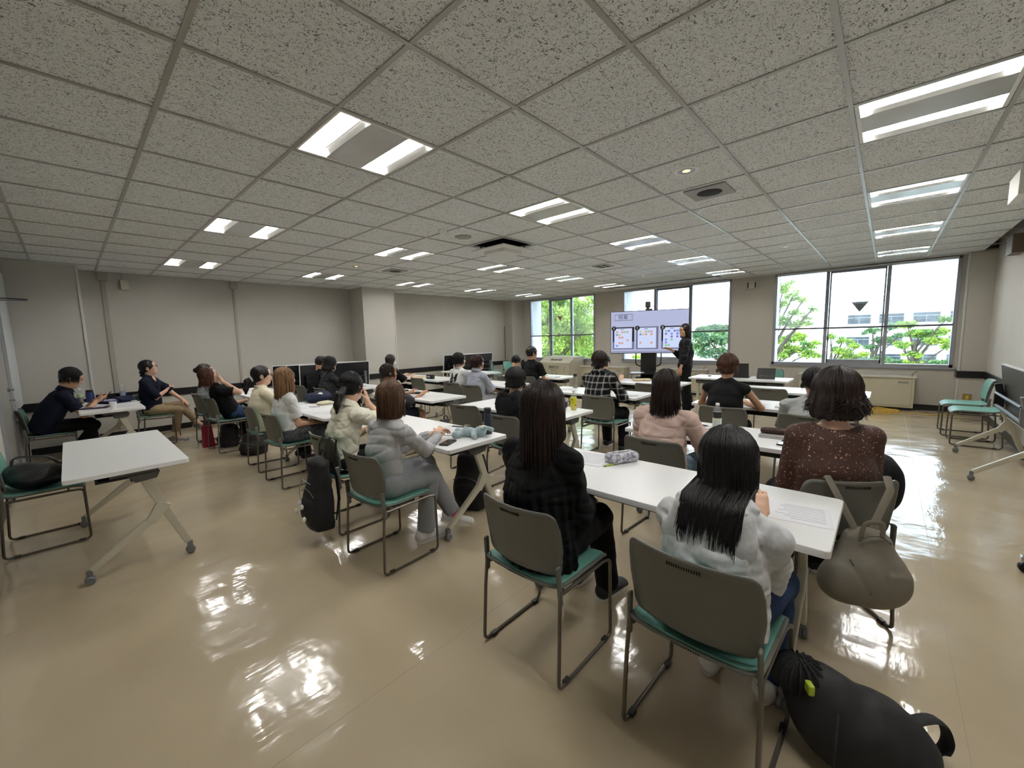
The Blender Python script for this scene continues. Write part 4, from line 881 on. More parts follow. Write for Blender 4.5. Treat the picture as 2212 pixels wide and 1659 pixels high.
def person(label, x, y, rz=0., ztop=1.25, hx_=-.06, lean=0., head=(0, 0, 0), hands=None, legs=None, top=None, bot=None, shoe=None, hair=None, sk=0, sc=.95, h=.0075, mask=False, glasses=False, hf=.02, stand=None, sw=.165, w=1., hipz=.525, mouth=True, group='people seated at the tables', extra=None, hp=((0, .6), (0, .6)), twist=0., bulk=0.):
    """x,y,rz: where the chair stands; all else in the chair's frame (+x ahead, +y to the person's left)"""
    sd = abs(hash(label)) % 97 if 0 else sum(map(ord, label)) % 97
    la = math.radians(lean)
    if hipz < .6: hx_ = max(hx_, -.20+.085+top[3]+bulk, -.20+.122+top[3]+bulk-math.sin(la)*.22)
    hip = V3(hx_, 0, hipz); D = V3(math.sin(la), 0, math.cos(la))
    Lt = (ztop-.265*sc-hip[2])/max(.5, D[2]); N = hip+D*Lt; mid = hip+D*Lt*.5+V3(-.020, 0, 0)
    R = R3(*head); up = V3(math.sin(la*.5), 0, math.cos(la*.5)); Hc = N+V3(hf, 0, 0)+up*.145*sc; Hc[2] = ztop-.125*sc
    tw = np.array(Matrix.Rotation(math.radians(twist), 3, 'Z')); lat = tw@V3(0, 1, 0)
    S = [N-D*.080+lat*sw*s for s in (1, -1)]
    hands = hands or [(.36, .14, .75), (.36, -.14, .75)]
    A = []
    for i, s in enumerate((1, -1)):
        hd = hands[i]; T2 = V3(*hd[:3]) if hd[0] < 9 else Hc+R@(V3(hd[0]-10, hd[1], hd[2])*sc); pole = hd[3] if len(hd) > 3 else (-.45, s*.28, -1)
        if len(pole) == 4: A.append((S[i], V3(*pole[:3]), T2)); continue
        E, W_ = ik(S[i], T2, .292*sc, .250*sc, pole); A.append((S[i], E, W_))
    kz = .50; lg = legs or [((.36, .10, kz), (.38, .10, .09), (1, .08, 0)), ((.36, -.10, kz), (.38, -.10, .09), (1, -.08, 0))]
    hips = [hip+V3(0, s*.088, 0) for s in (1, -1)]
    pr = [ecap(hip, mid, .125*w, .085, .115*w, .085, lat), ecap(mid, N-D*.13, .105*w, .075, .11*w, .070, lat), cone(S[0]*.9+S[1]*.1, S[1]*.9+S[0]*.1, .030, .030, .02), cone(N-D*.07, Hc+R@V3(-.02, 0, -.07)*sc, .058*sc, .050*sc, .03)]
    if 'vneck' in (top[4] if len(top) > 4 else ''): pr.append(ell(N-D*.07+V3(.030, 0, 0), (.055, .075, .07), None, .03))
    if 'wideneck' in (top[4] if len(top) > 4 else ''): pr.append(ell(N-D*.055, (.078, .125, .040), None, .03))
    pr += head_prims(Hc, R, sc)
    for i, (a, e, q) in enumerate(A):
        dirn = (q-e)/np.linalg.norm(q-e); hd = hands[i]; hdir = np.array(hd[4]) if len(hd) > 4 else dirn+V3(0, 0, .1); pn = np.array(hd[5]) if len(hd) > 5 else V3(0, 0, -1)
        pr += [cone(a, e, .038*sc, .035*sc, .02), cone(e, q, .037*sc, .023*sc, .015)]+hand(q, hdir, pn, (1, -1)[i], hp[i][1] if hp[i][0] == 0 else hp[i][0], sc*.98)
    for i in (0, 1):
        k, a, _ = [np.array(v, float) for v in lg[i]]; pr += [cone(hips[i], k, .070, .050, .03), cone(k, a, .047, .034, .02), cone(a, a+V3(.05, 0, -.03), .034, .03, .02)]
    body = sdf('person', pr, h, SK[sk]); body.location = (x, y, 0); body.rotation_euler = (0, 0, math.radians(rz)); tag(body, label, 'person', group)
    # top
    tm, sleeve, hem, lo = top[:4]; opt = top[4] if len(top) > 4 else ''
    hb = hip+D*hem; k = .03; b = bulk
    tp = [ecap(hb, mid, .150*w+lo+b, .100+lo+b*.6, .132*w+lo+b, .098+lo+b*.6, lat, k, flat=-1), ecap(mid, N-D*.13, .132*w+lo+b, .098+lo+b*.6, .142*w+lo*.6, .100+lo*.5+b*.4, lat, k), ecap(N-D*.13, N-D*.025, .142*w+lo*.5, .098+lo*.4, .080, .066, lat, k)]
    tp.append(ecap(S[0]*.94+S[1]*.06, S[1]*.94+S[0]*.06, .048, .045, .048, .045, V3(1, 0, 0), k)); tp += [cone(N-D*.03+lat*s_*.03, S[0 if s_ > 0 else 1], .050, .046, .03) for s_ in (1, -1)]
    tp.append(plane(hb, -D, hip-.5, hip+.5, .01)) if 0 else None
    tp = [q for q in tp if q]
    for i, (a, e, q) in enumerate(A):
        g = lo*.8
        if sleeve == 'none': continue
        if sleeve == 'short': q2 = a+(e-a)*.68; tp.append(cone(a, q2, .049*sc+g*.3, .054*sc+g, .03, flat=True))
        elif sleeve == 'half': q2 = e+(q-e)*.02; tp.append(cone(a, q2, .050*sc+g*.3, .056*sc+g*1.2, .03, flat=True))
        else:
            f = .93 if sleeve == 'long' else .62
            q2 = e+(q-e)*f; tp += [cone(a, e, .050*sc+g*.3, .045*sc+g*.8, .03), cone(e, q2, .046*sc+g*.8, .034*sc+g*.6, .02, flat=True)]
    if 'hood' in opt:
        tp += [0*0 or ell(N+V3(-.098, 0, -.10), (.046, .165, .13), R3(0, 10), .02), ell(N+V3(-.118, 0, -.20), (.034, .10, .05), R3(0, 8), .02), ell(N+V3(-.05, .085, .0), (.06, .05, .05), None, .03), ell(N+V3(-.05, -.085, .0), (.06, .05, .05), None, .03), ell(N+V3(-.04, 0, .045), (.06, .06, .05), None, .015, -1)]
    if 'vneck' in opt: tp.append(ell(N-D*.05+V3(.10, 0, 0), (.055, .028, .075), None, .006, -1))
    if 'wideneck' in opt: tp.append(ell(N+V3(.0, 0, .012), (.10, .105, .062), None, .006, -1))
    if 'skirted' in opt: tp.append(ecap(hip+V3(.02, 0, -.02), hip+V3(.03, 0, .1), .19*w, .13, .15, .12, lat, .04))
    amp = (.0085 if h < .0072 else .0065) if 'smooth' not in opt else .002
    fold = lambda P: amp*(wav(P*np.array((1, 1, .55), np.float32), 42, sd)+.55*wav(P*np.array((1, 1, 1.6), np.float32), 75, sd+1))
    if 'smooth' not in opt:
        f1 = fold; fold = lambda P: f1(P)*.8+amp*.8*np.clip(1-np.abs(wav(P*np.array((.8, .8, 1.9), np.float32), 30, sd+9))*3.2, 0, 1)-amp*.6*np.clip(1-np.abs(wav(P*np.array((1, 1, .7), np.float32), 34, sd+11))*3.5, 0, 1)
    if 'gather' in opt:
        f0 = fold; c0 = N.astype(np.float32)
        fold = lambda P: f0(P)+np.clip((c0[2]-.15-P[:, 2])*.06, 0, .006)*np.sin(np.arctan2(P[:, 1], P[:, 0]-.06)*34+2*np.sin(P[:, 2]*9))*(P[:, 0] < c0[0])
    tpo = sdf('shirt' if 'hood' not in opt else 'hooded_top', tp, max(h*.85, .0062) if h < .009 else h, tm, body, fold)
    if 'crew' in opt:
        rg_ = N-D*.012; m = MB(); cc = [rg_+tw@V3(.066*math.cos(a), .072*math.sin(a), -.028*math.cos(a)) for a in np.linspace(0, 2*math.pi, 25)]; m.tube(cc, .008, 6, False); m.build('neckband', tm, tpo, 1.5)
    if 'collar' in opt:
        m = MB(); c1 = []; c2 = []; n = 22
        for j in range(n+1):
            a = math.radians(28)+math.radians(304)*j/n; c1.append(N+V3(.064*math.cos(a), .064*math.sin(a), .034-.03*math.cos(a))); c2.append(N+V3(.094*math.cos(a)-.004, .096*math.sin(a), -.012-.03*math.cos(a)-(.02 if j in (0, n) else 0)))
        m.add(c1+c2+[v+V3(0, 0, .004) for v in c1]+[v+V3(0, 0, .004) for v in c2], [(j, j+1, n+2+j, n+1+j) for j in range(n)]+[(2*n+2+j, 3*n+3+j, 3*n+4+j, 2*n+3+j) for j in range(n)]+[(j, 2*n+2+j, 2*n+3+j, j+1) for j in range(n)]+[(n+1+j, n+2+j, 3*n+4+j, 3*n+3+j) for j in range(n)])
        m.build('collar', tm, tpo, 1.2)
    if 'hood' in opt: sdf('hood', [ell(N+V3(-.112, 0, -.085), (.046, .150, .125), R3(0, 14), .02), ell(N+V3(-.07, .085, -.005), (.055, .045, .042), None, .03), ell(N+V3(-.07, -.085, -.005), (.055, .045, .042), None, .03), ell(N+V3(-.085, 0, .03), (.060, .075, .085), R3(0, 10), .01, -1)], .0062, tm, tpo, lambda P: .004*wav(P, 34, sd+2))
    # bottom
    bm_, bk = bot; bp = [ecap(hip+V3(-.005, 0, -.0), hip+V3(.05, 0, .03), .150*w, .088, .150*w, .086, lat, .03), ell(hip+V3(-.010, 0, .0), (.100, .160*w, .090), None, .03)]
    q = {'long': (.082, .064, .058, .050), 'wide': (.090, .080, .078, .092), 'shorts': (.088, .084, 0, 0), 'skirt': (.10, .11, .10, .12), 'flare': (.105, .11, .11, .145), 'crop': (.084, .064, .060, .052), 'jog': (.092, .076, .072, .062)}[bk]
    for i in (0, 1):
        kk, aa, _ = [np.array(v, float) for v in lg[i]]
        bp.append(cone(hips[i], kk, q[0], q[1], .03) if q[2] else cone(hips[i], hips[i]+(kk-hips[i])*.86, q[0], q[1], .03, flat=True))
        if q[2]: e = kk+(aa-kk)*(.80 if bk == 'crop' else 1.0)+(V3(0, 0, -.01) if bk != 'crop' else 0); bp.append(cone(kk, e, q[2], q[3], .02, flat=True))
    if bk == 'skirt':
        k0, k1 = np.array(lg[0][0], float), np.array(lg[1][0], float); bp.append(cone((k0+k1)/2, (hips[0]+hips[1])/2, .09, .10, .05)); a0, a1 = np.array(lg[0][1], float), np.array(lg[1][1], float); bp.append(cone((k0+k1)/2, (a0+a1)/2+V3(0, 0, .03), .10, .13, .05, flat=True))
    sdf({'skirt': 'skirt', 'shorts': 'shorts'}.get(bk, 'trousers'), bp, max(h, .0075), bm_, body, lambda P: .005*(wav(P, 40, sd+5)+.5*wav(P, 80, sd+6)))
    # shoes
    if shoe:
        for i in (0, 1):
            if extra == 'pink_sock' and i == 0: a_ = np.array(lg[0][1], float); k_ = np.array(lg[0][0], float); u_ = (k_-a_)/np.linalg.norm(k_-a_); MB().tube([a_-u_*.03, a_+u_*.03, a_+u_*.07], [.046, .042, .044], 12).build('sock', pm('pink sock', (226, 96, 140), .8), body, True)
            a = np.array(lg[i][1], float); t = np.array(lg[i][2], float); t /= np.linalg.norm(t); zf = a[2]-.09; heel = a+t*-.045; toe = a+t*.145
            dn = V3(0, 0, -1); heel = heel+dn*.045; toe = toe+dn*.058
            s = sdf('shoe', [ecap(heel, toe, .038, .034, .042, .024, np.cross(t, V3(0, 0, 1)) if abs(t[2]) < .9 else V3(0, 1, 0), .02), cone(a+dn*.01, heel+V3(0, 0, .02), .042, .036, .03)], .006, shoe, body)
            lt = np.cross(V3(0, 0, 1), t); lt /= np.linalg.norm(lt); n_ = np.cross(t, lt); m = MB(); pts = []
            for j in range(20):
                an = 2*math.pi*j/20; pts.append((math.cos(an)*.128+.0, math.sin(an)*(.043+.006*math.cos(an))))
            c_ = a+t*.05; vs = [c_+t*u+lt*v-n_*(.09-o) for o in (.002, .026) for u, v in pts]
            vs = [tuple(v) for v in vs]; m.add(vs, [tuple(range(20))[::-1], tuple(range(20, 40))]+[(j, (j+1) % 20, 20+(j+1) % 20, 20+j) for j in range(20)]); m.build('sole', RUB, s, .7)
    # face
    W = lambda x_, y_, z_: Hc+R@(V3(x_, y_, z_)*sc)
    for s in (-1, 1):
        MB().tube([W(.0895, s*.043, .004), W(.093, s*.031, .007), W(.094, s*.020, .003)], [.0015, .0042, .0018], 6).build('eye', EYE, body, True)
        MB().tube([W(.090, s*.047, .021), W(.0965, s*.031, .027), W(.098, s*.016, .023)], [.0012, .003, .002], 5).build('eyebrow', hair[1] if hair else HB, body, True)
    if mouth and not mask: MB().tube([W(.088, .021, -.059), W(.0975, 0, -.058), W(.088, -.021, -.059)], [.002, .0065, .002], 6).build('lips', LIP, body, True)
    if mask:
        mk = sdf('face_mask', [ell(W(.036, 0, -.050), np.array((.074, .064, .058))*sc, R, .01), ell(W(.085, 0, -.045), np.array((.034, .034, .036))*sc, R, .03), plane(W(.030, 0, -.05), R@V3(-1, 0, 0), Hc-.2, Hc+.2, .006)], .006, pm('white mask', (222, 222, 226), .7, var=.02), body)
    if glasses:
        m = MB(); fm = pm('glasses frame', (70, 60, 58), .3, metal=.4)
        for s in (-1, 1): m.tube([W(.108, s*.033+.022*math.cos(a), .002+.018*math.sin(a)) for a in np.linspace(0, 2*math.pi, 15)], .0013, 5, False); m.tube([W(.108, s*.055, .006), W(.05, s*.078, .006), W(-.01, s*.082, .002)], .0014, 5)
        m.tube([W(.108, .011, .006), W(.108, -.011, .006)], .0013, 5); m.build('glasses', fm, body)
    # hair
    if hair:
        kind, hm = hair[:2]; o = hair[2] if len(hair) > 2 else {}
        hh = max(.0058, h*.8)
        cp = hair_cap(Hc, R, o.get('cap', kind), sc, o.get('back', -.075), bang=o.get('bang', .045), puff=o.get('puff', 1.))
        if 'tail' in o:
            tl = [Hc+R@(V3(*q)*sc) if len(q) == 3 else V3(*q[:3]) for q in o['tail']]; cp += chain(tl, o['tr'], .012)
        if 'bun' in o: cp.append(ell(Hc+R@(V3(*o['bun'])*sc), (.040, .045, .040), None, .01))
        ho = sdf('hair', cp, hh, hm, body, hair_disp(Hc, R, o.get('amp', .0035), o.get('fr', 30), sd))
        if 'n' in o:
            strands('hair_strands', Hc, R, sc, hm, ho, o['n'], o['zend'], o.get('amin', 62), o.get('amax', 298), o.get('spread', 0), (N[0]+o.get('bo', -.02), N[2]+o.get('bz', 0), o.get('bk', .5), .12) if o.get('on_back', 1) else None, o.get('jit', .02), o.get('rad', .0042), sd, o.get('curl', 0), o.get('tin', 0), flare=o.get('flare', 0.), phi_max=o.get('pm', 96), puff=o.get('puff', 1.))
        elif o.get('cap') in ('short', 'full') and h < .009: strands('hair_strands', Hc, R, sc, hm, ho, 230, Hc[2]-(.045 if o['cap'] == 'short' else .075)*sc, 48, 312, 0, None, .012, .0034, sd, .004, .012, puff=o.get('puff', 1.)*.985, seg=4, phi_max=92)
        if 'scr' in o:
            c_ = Hc+R@(V3(*o['scr'])*sc); m = MB(); ax = R@V3(-1, 0, -.6); ax /= np.linalg.norm(ax); u = np.cross(ax, V3(0, 1, 0)); u /= np.linalg.norm(u); v = np.cross(ax, u)
            m.tube([c_+(u*math.cos(a)+v*math.sin(a))*.024 for a in np.linspace(0, 6.283, 17)], [.013+.003*math.sin(7*a) for a in np.linspace(0, 6.283, 17)], 7, False); m.build('scrunchie', o['scm'], ho, 1.5)
    return body, dict(Hc=Hc, R=R, N=N, A=A, S=S, hip=hip, D=D)
def at(b, p): return b.matrix_world@Vector(p)
def look(x, y, tx=8.3, ty=3.8): return math.degrees(math.atan2(ty-y, tx-x))
CBK = cloth('black cotton', (15, 15, 17)); CCH = cloth('charcoal cotton', (40, 41, 46)); CNV = cloth('navy polo knit', (15, 20, 36)); CW = cloth('white cotton', (222, 222, 222)); CCR = cloth('cream cotton', (226, 216, 190)); CKN = cloth('cream knit', (226, 222, 204), bump=.6, bs=160, stretch=(1, 1, .5)); CGR = cloth('heather grey jersey', (176, 176, 178)); CHO = cloth('light grey fleece', (206, 207, 210), var=.10, vs=60); CPK = cloth('dusty pink cotton', (216, 188, 178)); CLI = cloth('lilac grey cotton', (164, 168, 182)); CKH = cloth('khaki cotton', (122, 110, 86)); CPG = cloth('pale grey tee', (178, 180, 180))
CBR = pm('brown speckled dress fabric', (62, 32, 22), .7, col2=(186, 150, 126), vs=95, thr=(.66, .70), bump=.2, bs=300, detail=1)
TBK = cloth('black trousers', (14, 14, 16)); TJN = cloth('blue denim', (38, 56, 92), vs=30, var=.2); TLJ = cloth('pale denim', (120, 146, 168)); TKH = cloth('khaki trousers', (150, 130, 102)); TGY = cloth('grey jogger fabric', (142, 144, 148)); TPG = cloth('grey checked fabric', (92, 94, 98), col2=(70, 72, 76), vs=30, thr=(.45, .55))
SWH = pm('white sneaker', (216, 214, 212), .55, var=.03, vs=40); SBK = pm('black sneaker', (20, 22, 28), .6); SGY = pm('grey sneaker knit', (130, 128, 128), .8, bump=.3, bs=120)
def printed():
    m = cloth('white tee with back print', (222, 222, 222)); N, L = m.node_tree.nodes, m.node_tree.links; b = N['Principled BSDF']; t = N.new('ShaderNodeTexCoord'); s = N.new('ShaderNodeSeparateXYZ'); L.new(t.outputs['Object'], s.inputs[0]); out = None
    for ch, c, hw in (('Y', -.01, .075), ('Z', .845, .085), ('X', -.3, .3)):
        a = N.new('ShaderNodeMath'); a.operation = 'COMPARE'; L.new(s.outputs[ch], a.inputs[0]); a.inputs[1].default_value = c; a.inputs[2].default_value = hw
        if out is None: out = a.outputs[0]
        else: q = N.new('ShaderNodeMath'); q.operation = 'MULTIPLY'; L.new(out, q.inputs[0]); L.new(a.outputs[0], q.inputs[1]); out = q.outputs[0]
    n = N.new('ShaderNodeTexNoise'); n.inputs['Scale'].default_value = 11; n.inputs['Detail'].default_value = 4; L.new(t.outputs['Object'], n.inputs[0]); r = N.new('ShaderNodeValToRGB'); r.color_ramp.elements[0].position = .44; r.color_ramp.elements[1].position = .50; L.new(n.outputs[0], r.inputs[0])
    q = N.new('ShaderNodeMath'); q.operation = 'MULTIPLY'; L.new(out, q.inputs[0]); L.new(r.outputs[0], q.inputs[1]); mx = N.new('ShaderNodeMixRGB'); mx.inputs[1].default_value = lin((222, 222, 222)); mx.inputs[2].default_value = lin((30, 28, 28)); L.new(q.outputs[0], mx.inputs[0]); L.new(mx.outputs[0], b.inputs['Base Color']); return m
def plaid():
    m = cloth('black and white checked flannel', (16, 16, 18)); N, L = m.node_tree.nodes, m.node_tree.links; b = N['Principled BSDF']; t = N.new('ShaderNodeTexCoord'); s = N.new('ShaderNodeSeparateXYZ'); L.new(t.outputs['Object'], s.inputs[0]); out = None
    for ch, fr, ph in (('Y', 96, .2), ('Z', 82, 1.2)):
        mu = N.new('ShaderNodeMath'); mu.operation = 'MULTIPLY_ADD'; mu.inputs[1].default_value = fr; mu.inputs[2].default_value = ph; L.new(s.outputs[ch], mu.inputs[0]); si = N.new('ShaderNodeMath'); si.operation = 'SINE'; L.new(mu.outputs[0], si.inputs[0]); r = N.new('ShaderNodeMapRange'); r.inputs[1].default_value = .55; r.inputs[2].default_value = 1.0; r.inputs[4].default_value = .3; L.new(si.outputs[0], r.inputs[0])
        if out is None: out = r.outputs[0]
        else: a = N.new('ShaderNodeMath'); a.operation = 'ADD'; L.new(out, a.inputs[0]); L.new(r.outputs[0], a.inputs[1]); out = a.outputs[0]
    mx = N.new('ShaderNodeMixRGB'); mx.inputs[1].default_value = lin((16, 16, 18)); mx.inputs[2].default_value = lin((214, 212, 208)); L.new(out, mx.inputs[0]); L.new(mx.outputs[0], b.inputs['Base Color']); return m
HCH = hairm('warm chestnut hair', (100, 72, 49), (58, 41, 29))
P = {}
def pp(key, *a, **k): P[key] = person(*a, **k)
FAR = .0095
pp('blouse', 'person in a loose gathered black blouse with long dark brown hair, seen from behind', 1.48, 1.16, 0, 1.275, hx_=-.09, lean=4, head=(24, 2, 0), hands=[(.24, .06, .64, (-.5, .25, -1)), (.26, -.07, .63, (-.5, -.22, -1))], legs=[((.36, .12, .50), (.50, .14, .09), (1, .1, 0)), ((.38, -.06, .52), (.48, -.06, .09), (1, -.12, 0))], top=(CBK, 'long', -.06, .034, 'gather skirted'), bot=(TBK, 'jog'), shoe=SBK, hair=('long', HDB, dict(cap='long', back=-.155, puff=1.1, n=560, zend=.90, spread=.012, tin=.0, rad=.0036, jit=.022, bk=.55, flare=.0, amp=.002, fr=60)), h=.0065, sw=.172, hf=.01)
pp('hoodie', 'person in a light grey hoodie with straight black hair over the hood', 1.52, .41, -2, 1.135, hx_=-.07, lean=14, head=(20, 14, 0), hands=[(.34, .05, .75, (-.5, .22, -1)), (.32, -.06, .75, (-.5, -.22, -1))], legs=[((.34, .10, .50), (.30, .10, .09), (1, .1, 0)), ((.32, -.14, .50), (.30, -.12, .09), (1, -.1, 0))], top=(CHO, 'long', -.02, .036, 'hood'), bot=(TJN, 'long'), shoe=SWH, hair=('long', HB, dict(cap='long', back=-.150, puff=1.06, n=620, zend=.845, spread=-.012, rad=.0036, jit=.03, bk=.7, bo=-.105, bz=.05, flare=.012, amp=.002, fr=60)), h=.0065, sw=.170, hf=.05)
pp('dress', 'person in a brown speckled blouse with wavy dark bobbed hair and glasses', 2.67, .19, 26, 1.29, hx_=-.06, lean=3, head=(14, 0, 0), hands=[(.26, .08, .66), (.22, -.08, .62)], top=(CBR, 'long', -.08, .024, 'smooth wideneck'), bot=(TBK, 'wide'), shoe=SBK, hair=('wave', HDB, dict(cap='wave', back=-.125, puff=1.06, n=460, zend=1.085, spread=.014, curl=.020, rad=.0036, jit=.018, amp=.007, fr=20, on_back=0, flare=.004)), glasses=True, h=.0065, sw=.160, w=1.04, sc=.99)
pp('knit', 'person in a cream knit shirt with a low black ponytail, hand raised to the glasses', 1.50, 3.26, 3, 1.235, hx_=-.06, lean=12, head=(28, 20, 0), hands=[(.34, .10, .755), (10.13, -.085, -.10, (.27, -.13, .82, 0), (-.05, .15, 1), (-.7, .5, 0))], top=(CKN, 'half', -.05, .024, 'collar'), bot=(TBK, 'wide'), shoe=SBK, mask=True, glasses=True, hair=('pony', HB, dict(cap='pony', back=-.085, tail=[(-.10, 0, -.035), (-.15, 0, -.10), (-.165, .0, -.19), (-.16, 0, -.25)], tr=[.026, .032, .026, .008], n=160, zend=1.10, amin=95, amax=265, on_back=0, tin=.02, rad=.0034)), h=.0068, sw=.165, sc=.96)
pp('grey', 'person in grey long sleeves and grey joggers with crossed legs and chestnut hair', 1.43, 2.50, 3, 1.215, hx_=-.04, lean=9, head=(14, 6, 0), hands=[(.42, .03, .77, (-.3, .4, -1), (.7, -.5, .25), (-.2, -.4, -1)), (.44, -.03, .775, (-.3, -.35, -1), (.8, .5, .25), (-.2, .5, -1))], legs=[((.36, .06, .54), (.46, -.12, .17), (.75, -.6, -.25)), ((.30, -.06, .49), (.24, -.06, .09), (1, -.1, 0))], top=(CGR, 'long', -.02, .008, 'crew'), bot=(TGY, 'jog'), shoe=SWH, extra='pink_sock', hair=('long', HCH, dict(cap='long', back=-.145, n=460, zend=.985, rad=.0036, jit=.012, bk=.1, tin=.004, amp=.002, fr=60)), h=.0065, sw=.160)
pp('blonde', 'person with long straight light-brown hair, a white tee and a black wristband', 1.56, 4.72, 4, 1.235, hx_=-.05, lean=2, head=(20, 2, 0), hands=[(.26, .06, .60), (.25, -.07, .59, (-.9, -.2, -.5), (.8, .5, .1))], top=(CW, 'short', .06, .012, 'crew'), bot=(TPG, 'wide'), shoe=SWH, hair=('long', HBL, dict(cap='long', back=-.150, n=460, zend=.86, rad=.0036, jit=.02, bk=.35, spread=.0, amp=.002, fr=60)), h=.0072, sw=.158)
pp('pony', 'person in cream with glasses and a black ponytail in a white scrunchie', 1.59, 5.54, 0, 1.235, hx_=-.06, lean=0, head=(-12, 2, 0), hands=[(.36, .10, .66), (.36, -.10, .66)], top=(CCR, 'long', -.06, .028, 'smooth crew'), bot=(TBK, 'long'), shoe=SBK, glasses=True, hair=('pony', HB, dict(cap='pony', back=-.085, tail=[(-.10, 0, -.02), (-.16, 0, -.07), (-.18, 0, -.16), (-.18, .0, -.22)], tr=[.024, .034, .03, .010], scr=(-.115, 0, -.035), scm=CW, bang=.06)), h=.0078)
pp('bob', 'person in a black tee leaning back with a brown bob, hand at the mouth', 1.48, 6.92, 0, 1.19, hx_=.05, lean=-24, head=(-8, -14, 0), hands=[(.24, .10, .66), (10.12, -.075, -.115, (.10, -.24, .83, 0), (-.1, .6, .7), (-.9, .1, -.3))], legs=[((.42, .10, .50), (.42, .10, .09), (1, .08, 0)), ((.42, -.10, .50), (.40, -.10, .09), (1, -.08, 0))], top=(CBK, 'short', -.06, .026, 'crew'), bot=(TJN, 'long'), shoe=SBK, hair=('bob', HRB, dict(cap='bob', back=-.125, n=260, zend=.93, on_back=0, tin=.01, rad=.004, jit=.012, amp=.003)), h=.0078, hf=-.02)
pp('sweat', 'person in a pale grey sweatshirt with a dark clipped bun behind the brown bob', 1.46, 7.62, 0, 1.215, hx_=-.02, lean=-8, head=(-15, 0, 0), hands=[(.34, .10, .74), (10.02, -.135, -.03, (-.02, -.20, .83, 0), (.1, .35, .8), (0, 1, 0))], top=(cloth('grey sweatshirt', (176, 178, 182)), 'long', -.05, .03), bot=(TBK, 'long'), shoe=SBK, hair=('pony', HDB, dict(cap='pony', back=-.07, bun=(-.115, 0, .03))), h=.0085)
pp('phone', 'man in a navy polo looking down at a phone', -.22, 7.74, 2, 1.245, hx_=-.10, lean=28, head=(0, 28, 0), hands=[(.42, .05, .80, (-.3, .5, -.8), (.8, -.3, .3), (0, -.6, .8)), (.42, -.05, .80, (-.3, -.5, -.8), (.8, .3, .3), (0, .6, .8))], legs=[((.34, .16, .50), (.36, .18, .09), (1, .1, 0)), ((.36, -.16, .50), (.10, -.16, .09), (1, -.1, 0))], top=(CNV, 'short', -.06, .022, 'collar'), bot=(TBK, 'long'), shoe=SBK, sk=1, hair=('short', HB, dict(cap='short', back=-.05, bang=.052, fr=20)), sc=1.03, sw=.195, w=1.25, bulk=.02, h=.0075, group='people by the long wall table')
pp('polo', 'woman in a navy polo and khaki trousers sitting cross-legged in glasses', .86, 8.30, -28, 1.295, hx_=-.12, lean=-2, head=(16, -10, 0), hands=[(.34, .04, .63, (-.1, .8, -.4), (.7, -.2, -.7), (-.3, 0, -1)), (.14, .09, .83, (-.2, -.4, -1), (.3, 1, .1), (-1, 0, 0))], legs=[((.28, .05, .57), (.52, -.04, .26), (.9, -.2, -.35)), ((.28, -.06, .50), (.22, -.08, .09), (1, -.1, 0))], top=(CNV, 'half', -.03, .024, 'collar vneck'), bot=(TKH, 'crop'), shoe=SGY, glasses=True, hair=('pony', HB, dict(cap='pony', back=-.07, bun=(-.09, 0, -.055), bang=.075)), h=.0075, sw=.165, group='people by the long wall table')
pp('pink', 'person in a pale pink shirt with long straight black hair', 2.89, 1.15, 0, 1.235, hx_=-.08, lean=3, head=(22, 2, 0), hands=[(.30, .15, .68), (.30, -.18, .68, (-.4, -.6, -.7))], top=(CPK, 'half', -.06, .030, ''), bot=(TLJ, 'long'), shoe=SWH, hair=('long', HDB, dict(cap='long', back=-.150, n=420, zend=.925, rad=.0036, jit=.022, bk=.5, spread=.015, flare=.02, amp=.002, fr=60)), h=.007, sw=.170)
pp('blackhood', 'person in a black hooded jacket with short black hair', 2.92, 2.66, 0, 1.195, hx_=-.06, lean=8, head=(14, 8, 0), hands=[(.38, .14, .75), (.40, -.12, .75)], top=(cloth('black jacket', (20, 20, 22)), 'long', -.05, .030, 'hood'), bot=(TBK, 'long'), shoe=SBK, hair=('full', HB, dict(cap='full', back=-.085, puff=1.06, n=220, zend=1.02, on_back=0, tin=.02, rad=.004, jit=.015, amp=.005)), h=.0075)
pp('cropped', 'stocky person in a charcoal tee and shorts with cropped dark hair', 2.82, 4.80, 0, 1.195, hx_=-.06, lean=6, head=(-12, 0, 0), hands=[(.38, .14, .75), (.42, -.12, .75)], legs=[((.36, .12, .50), (.38, .12, .09), (1, .1, 0)), ((.38, -.14, .50), (.40, -.14, .09), (1, -.1, 0))], top=(cloth('charcoal print tee', (56, 58, 66), col2=(110, 112, 120), vs=9, thr=(.66, .69)), 'half', -.05, .026, 'crew'), bot=(cloth('navy shorts', (28, 32, 44)), 'shorts'), shoe=SGY, sk=2, hair=('short', HDB, dict(cap='short', back=-.05, amp=.001, puff=.965)), sc=.98, sw=.18, w=1.15, h=.0078)
pp('writer', 'masked person with a black bob writing on a clipboard in a dark grey tee', 2.88, 6.68, 0, 1.255, hx_=-.10, lean=6, head=(4, 30, 0), hands=[(.40, .03, .765, (-.2, .6, -.8), (.9, .1, 0)), (.36, -.12, .76, (-.3, -.6, -.8), (.9, .2, 0))], top=(CCH, 'half', -.06, .022, 'crew'), bot=(TBK, 'long'), shoe=SBK, mask=True, hair=('bob', HB, dict(cap='bob', back=-.125, puff=1.04, n=240, zend=1.03, on_back=0, tin=.012, rad=.004, jit=.01, amp=.002)), h=.0082)
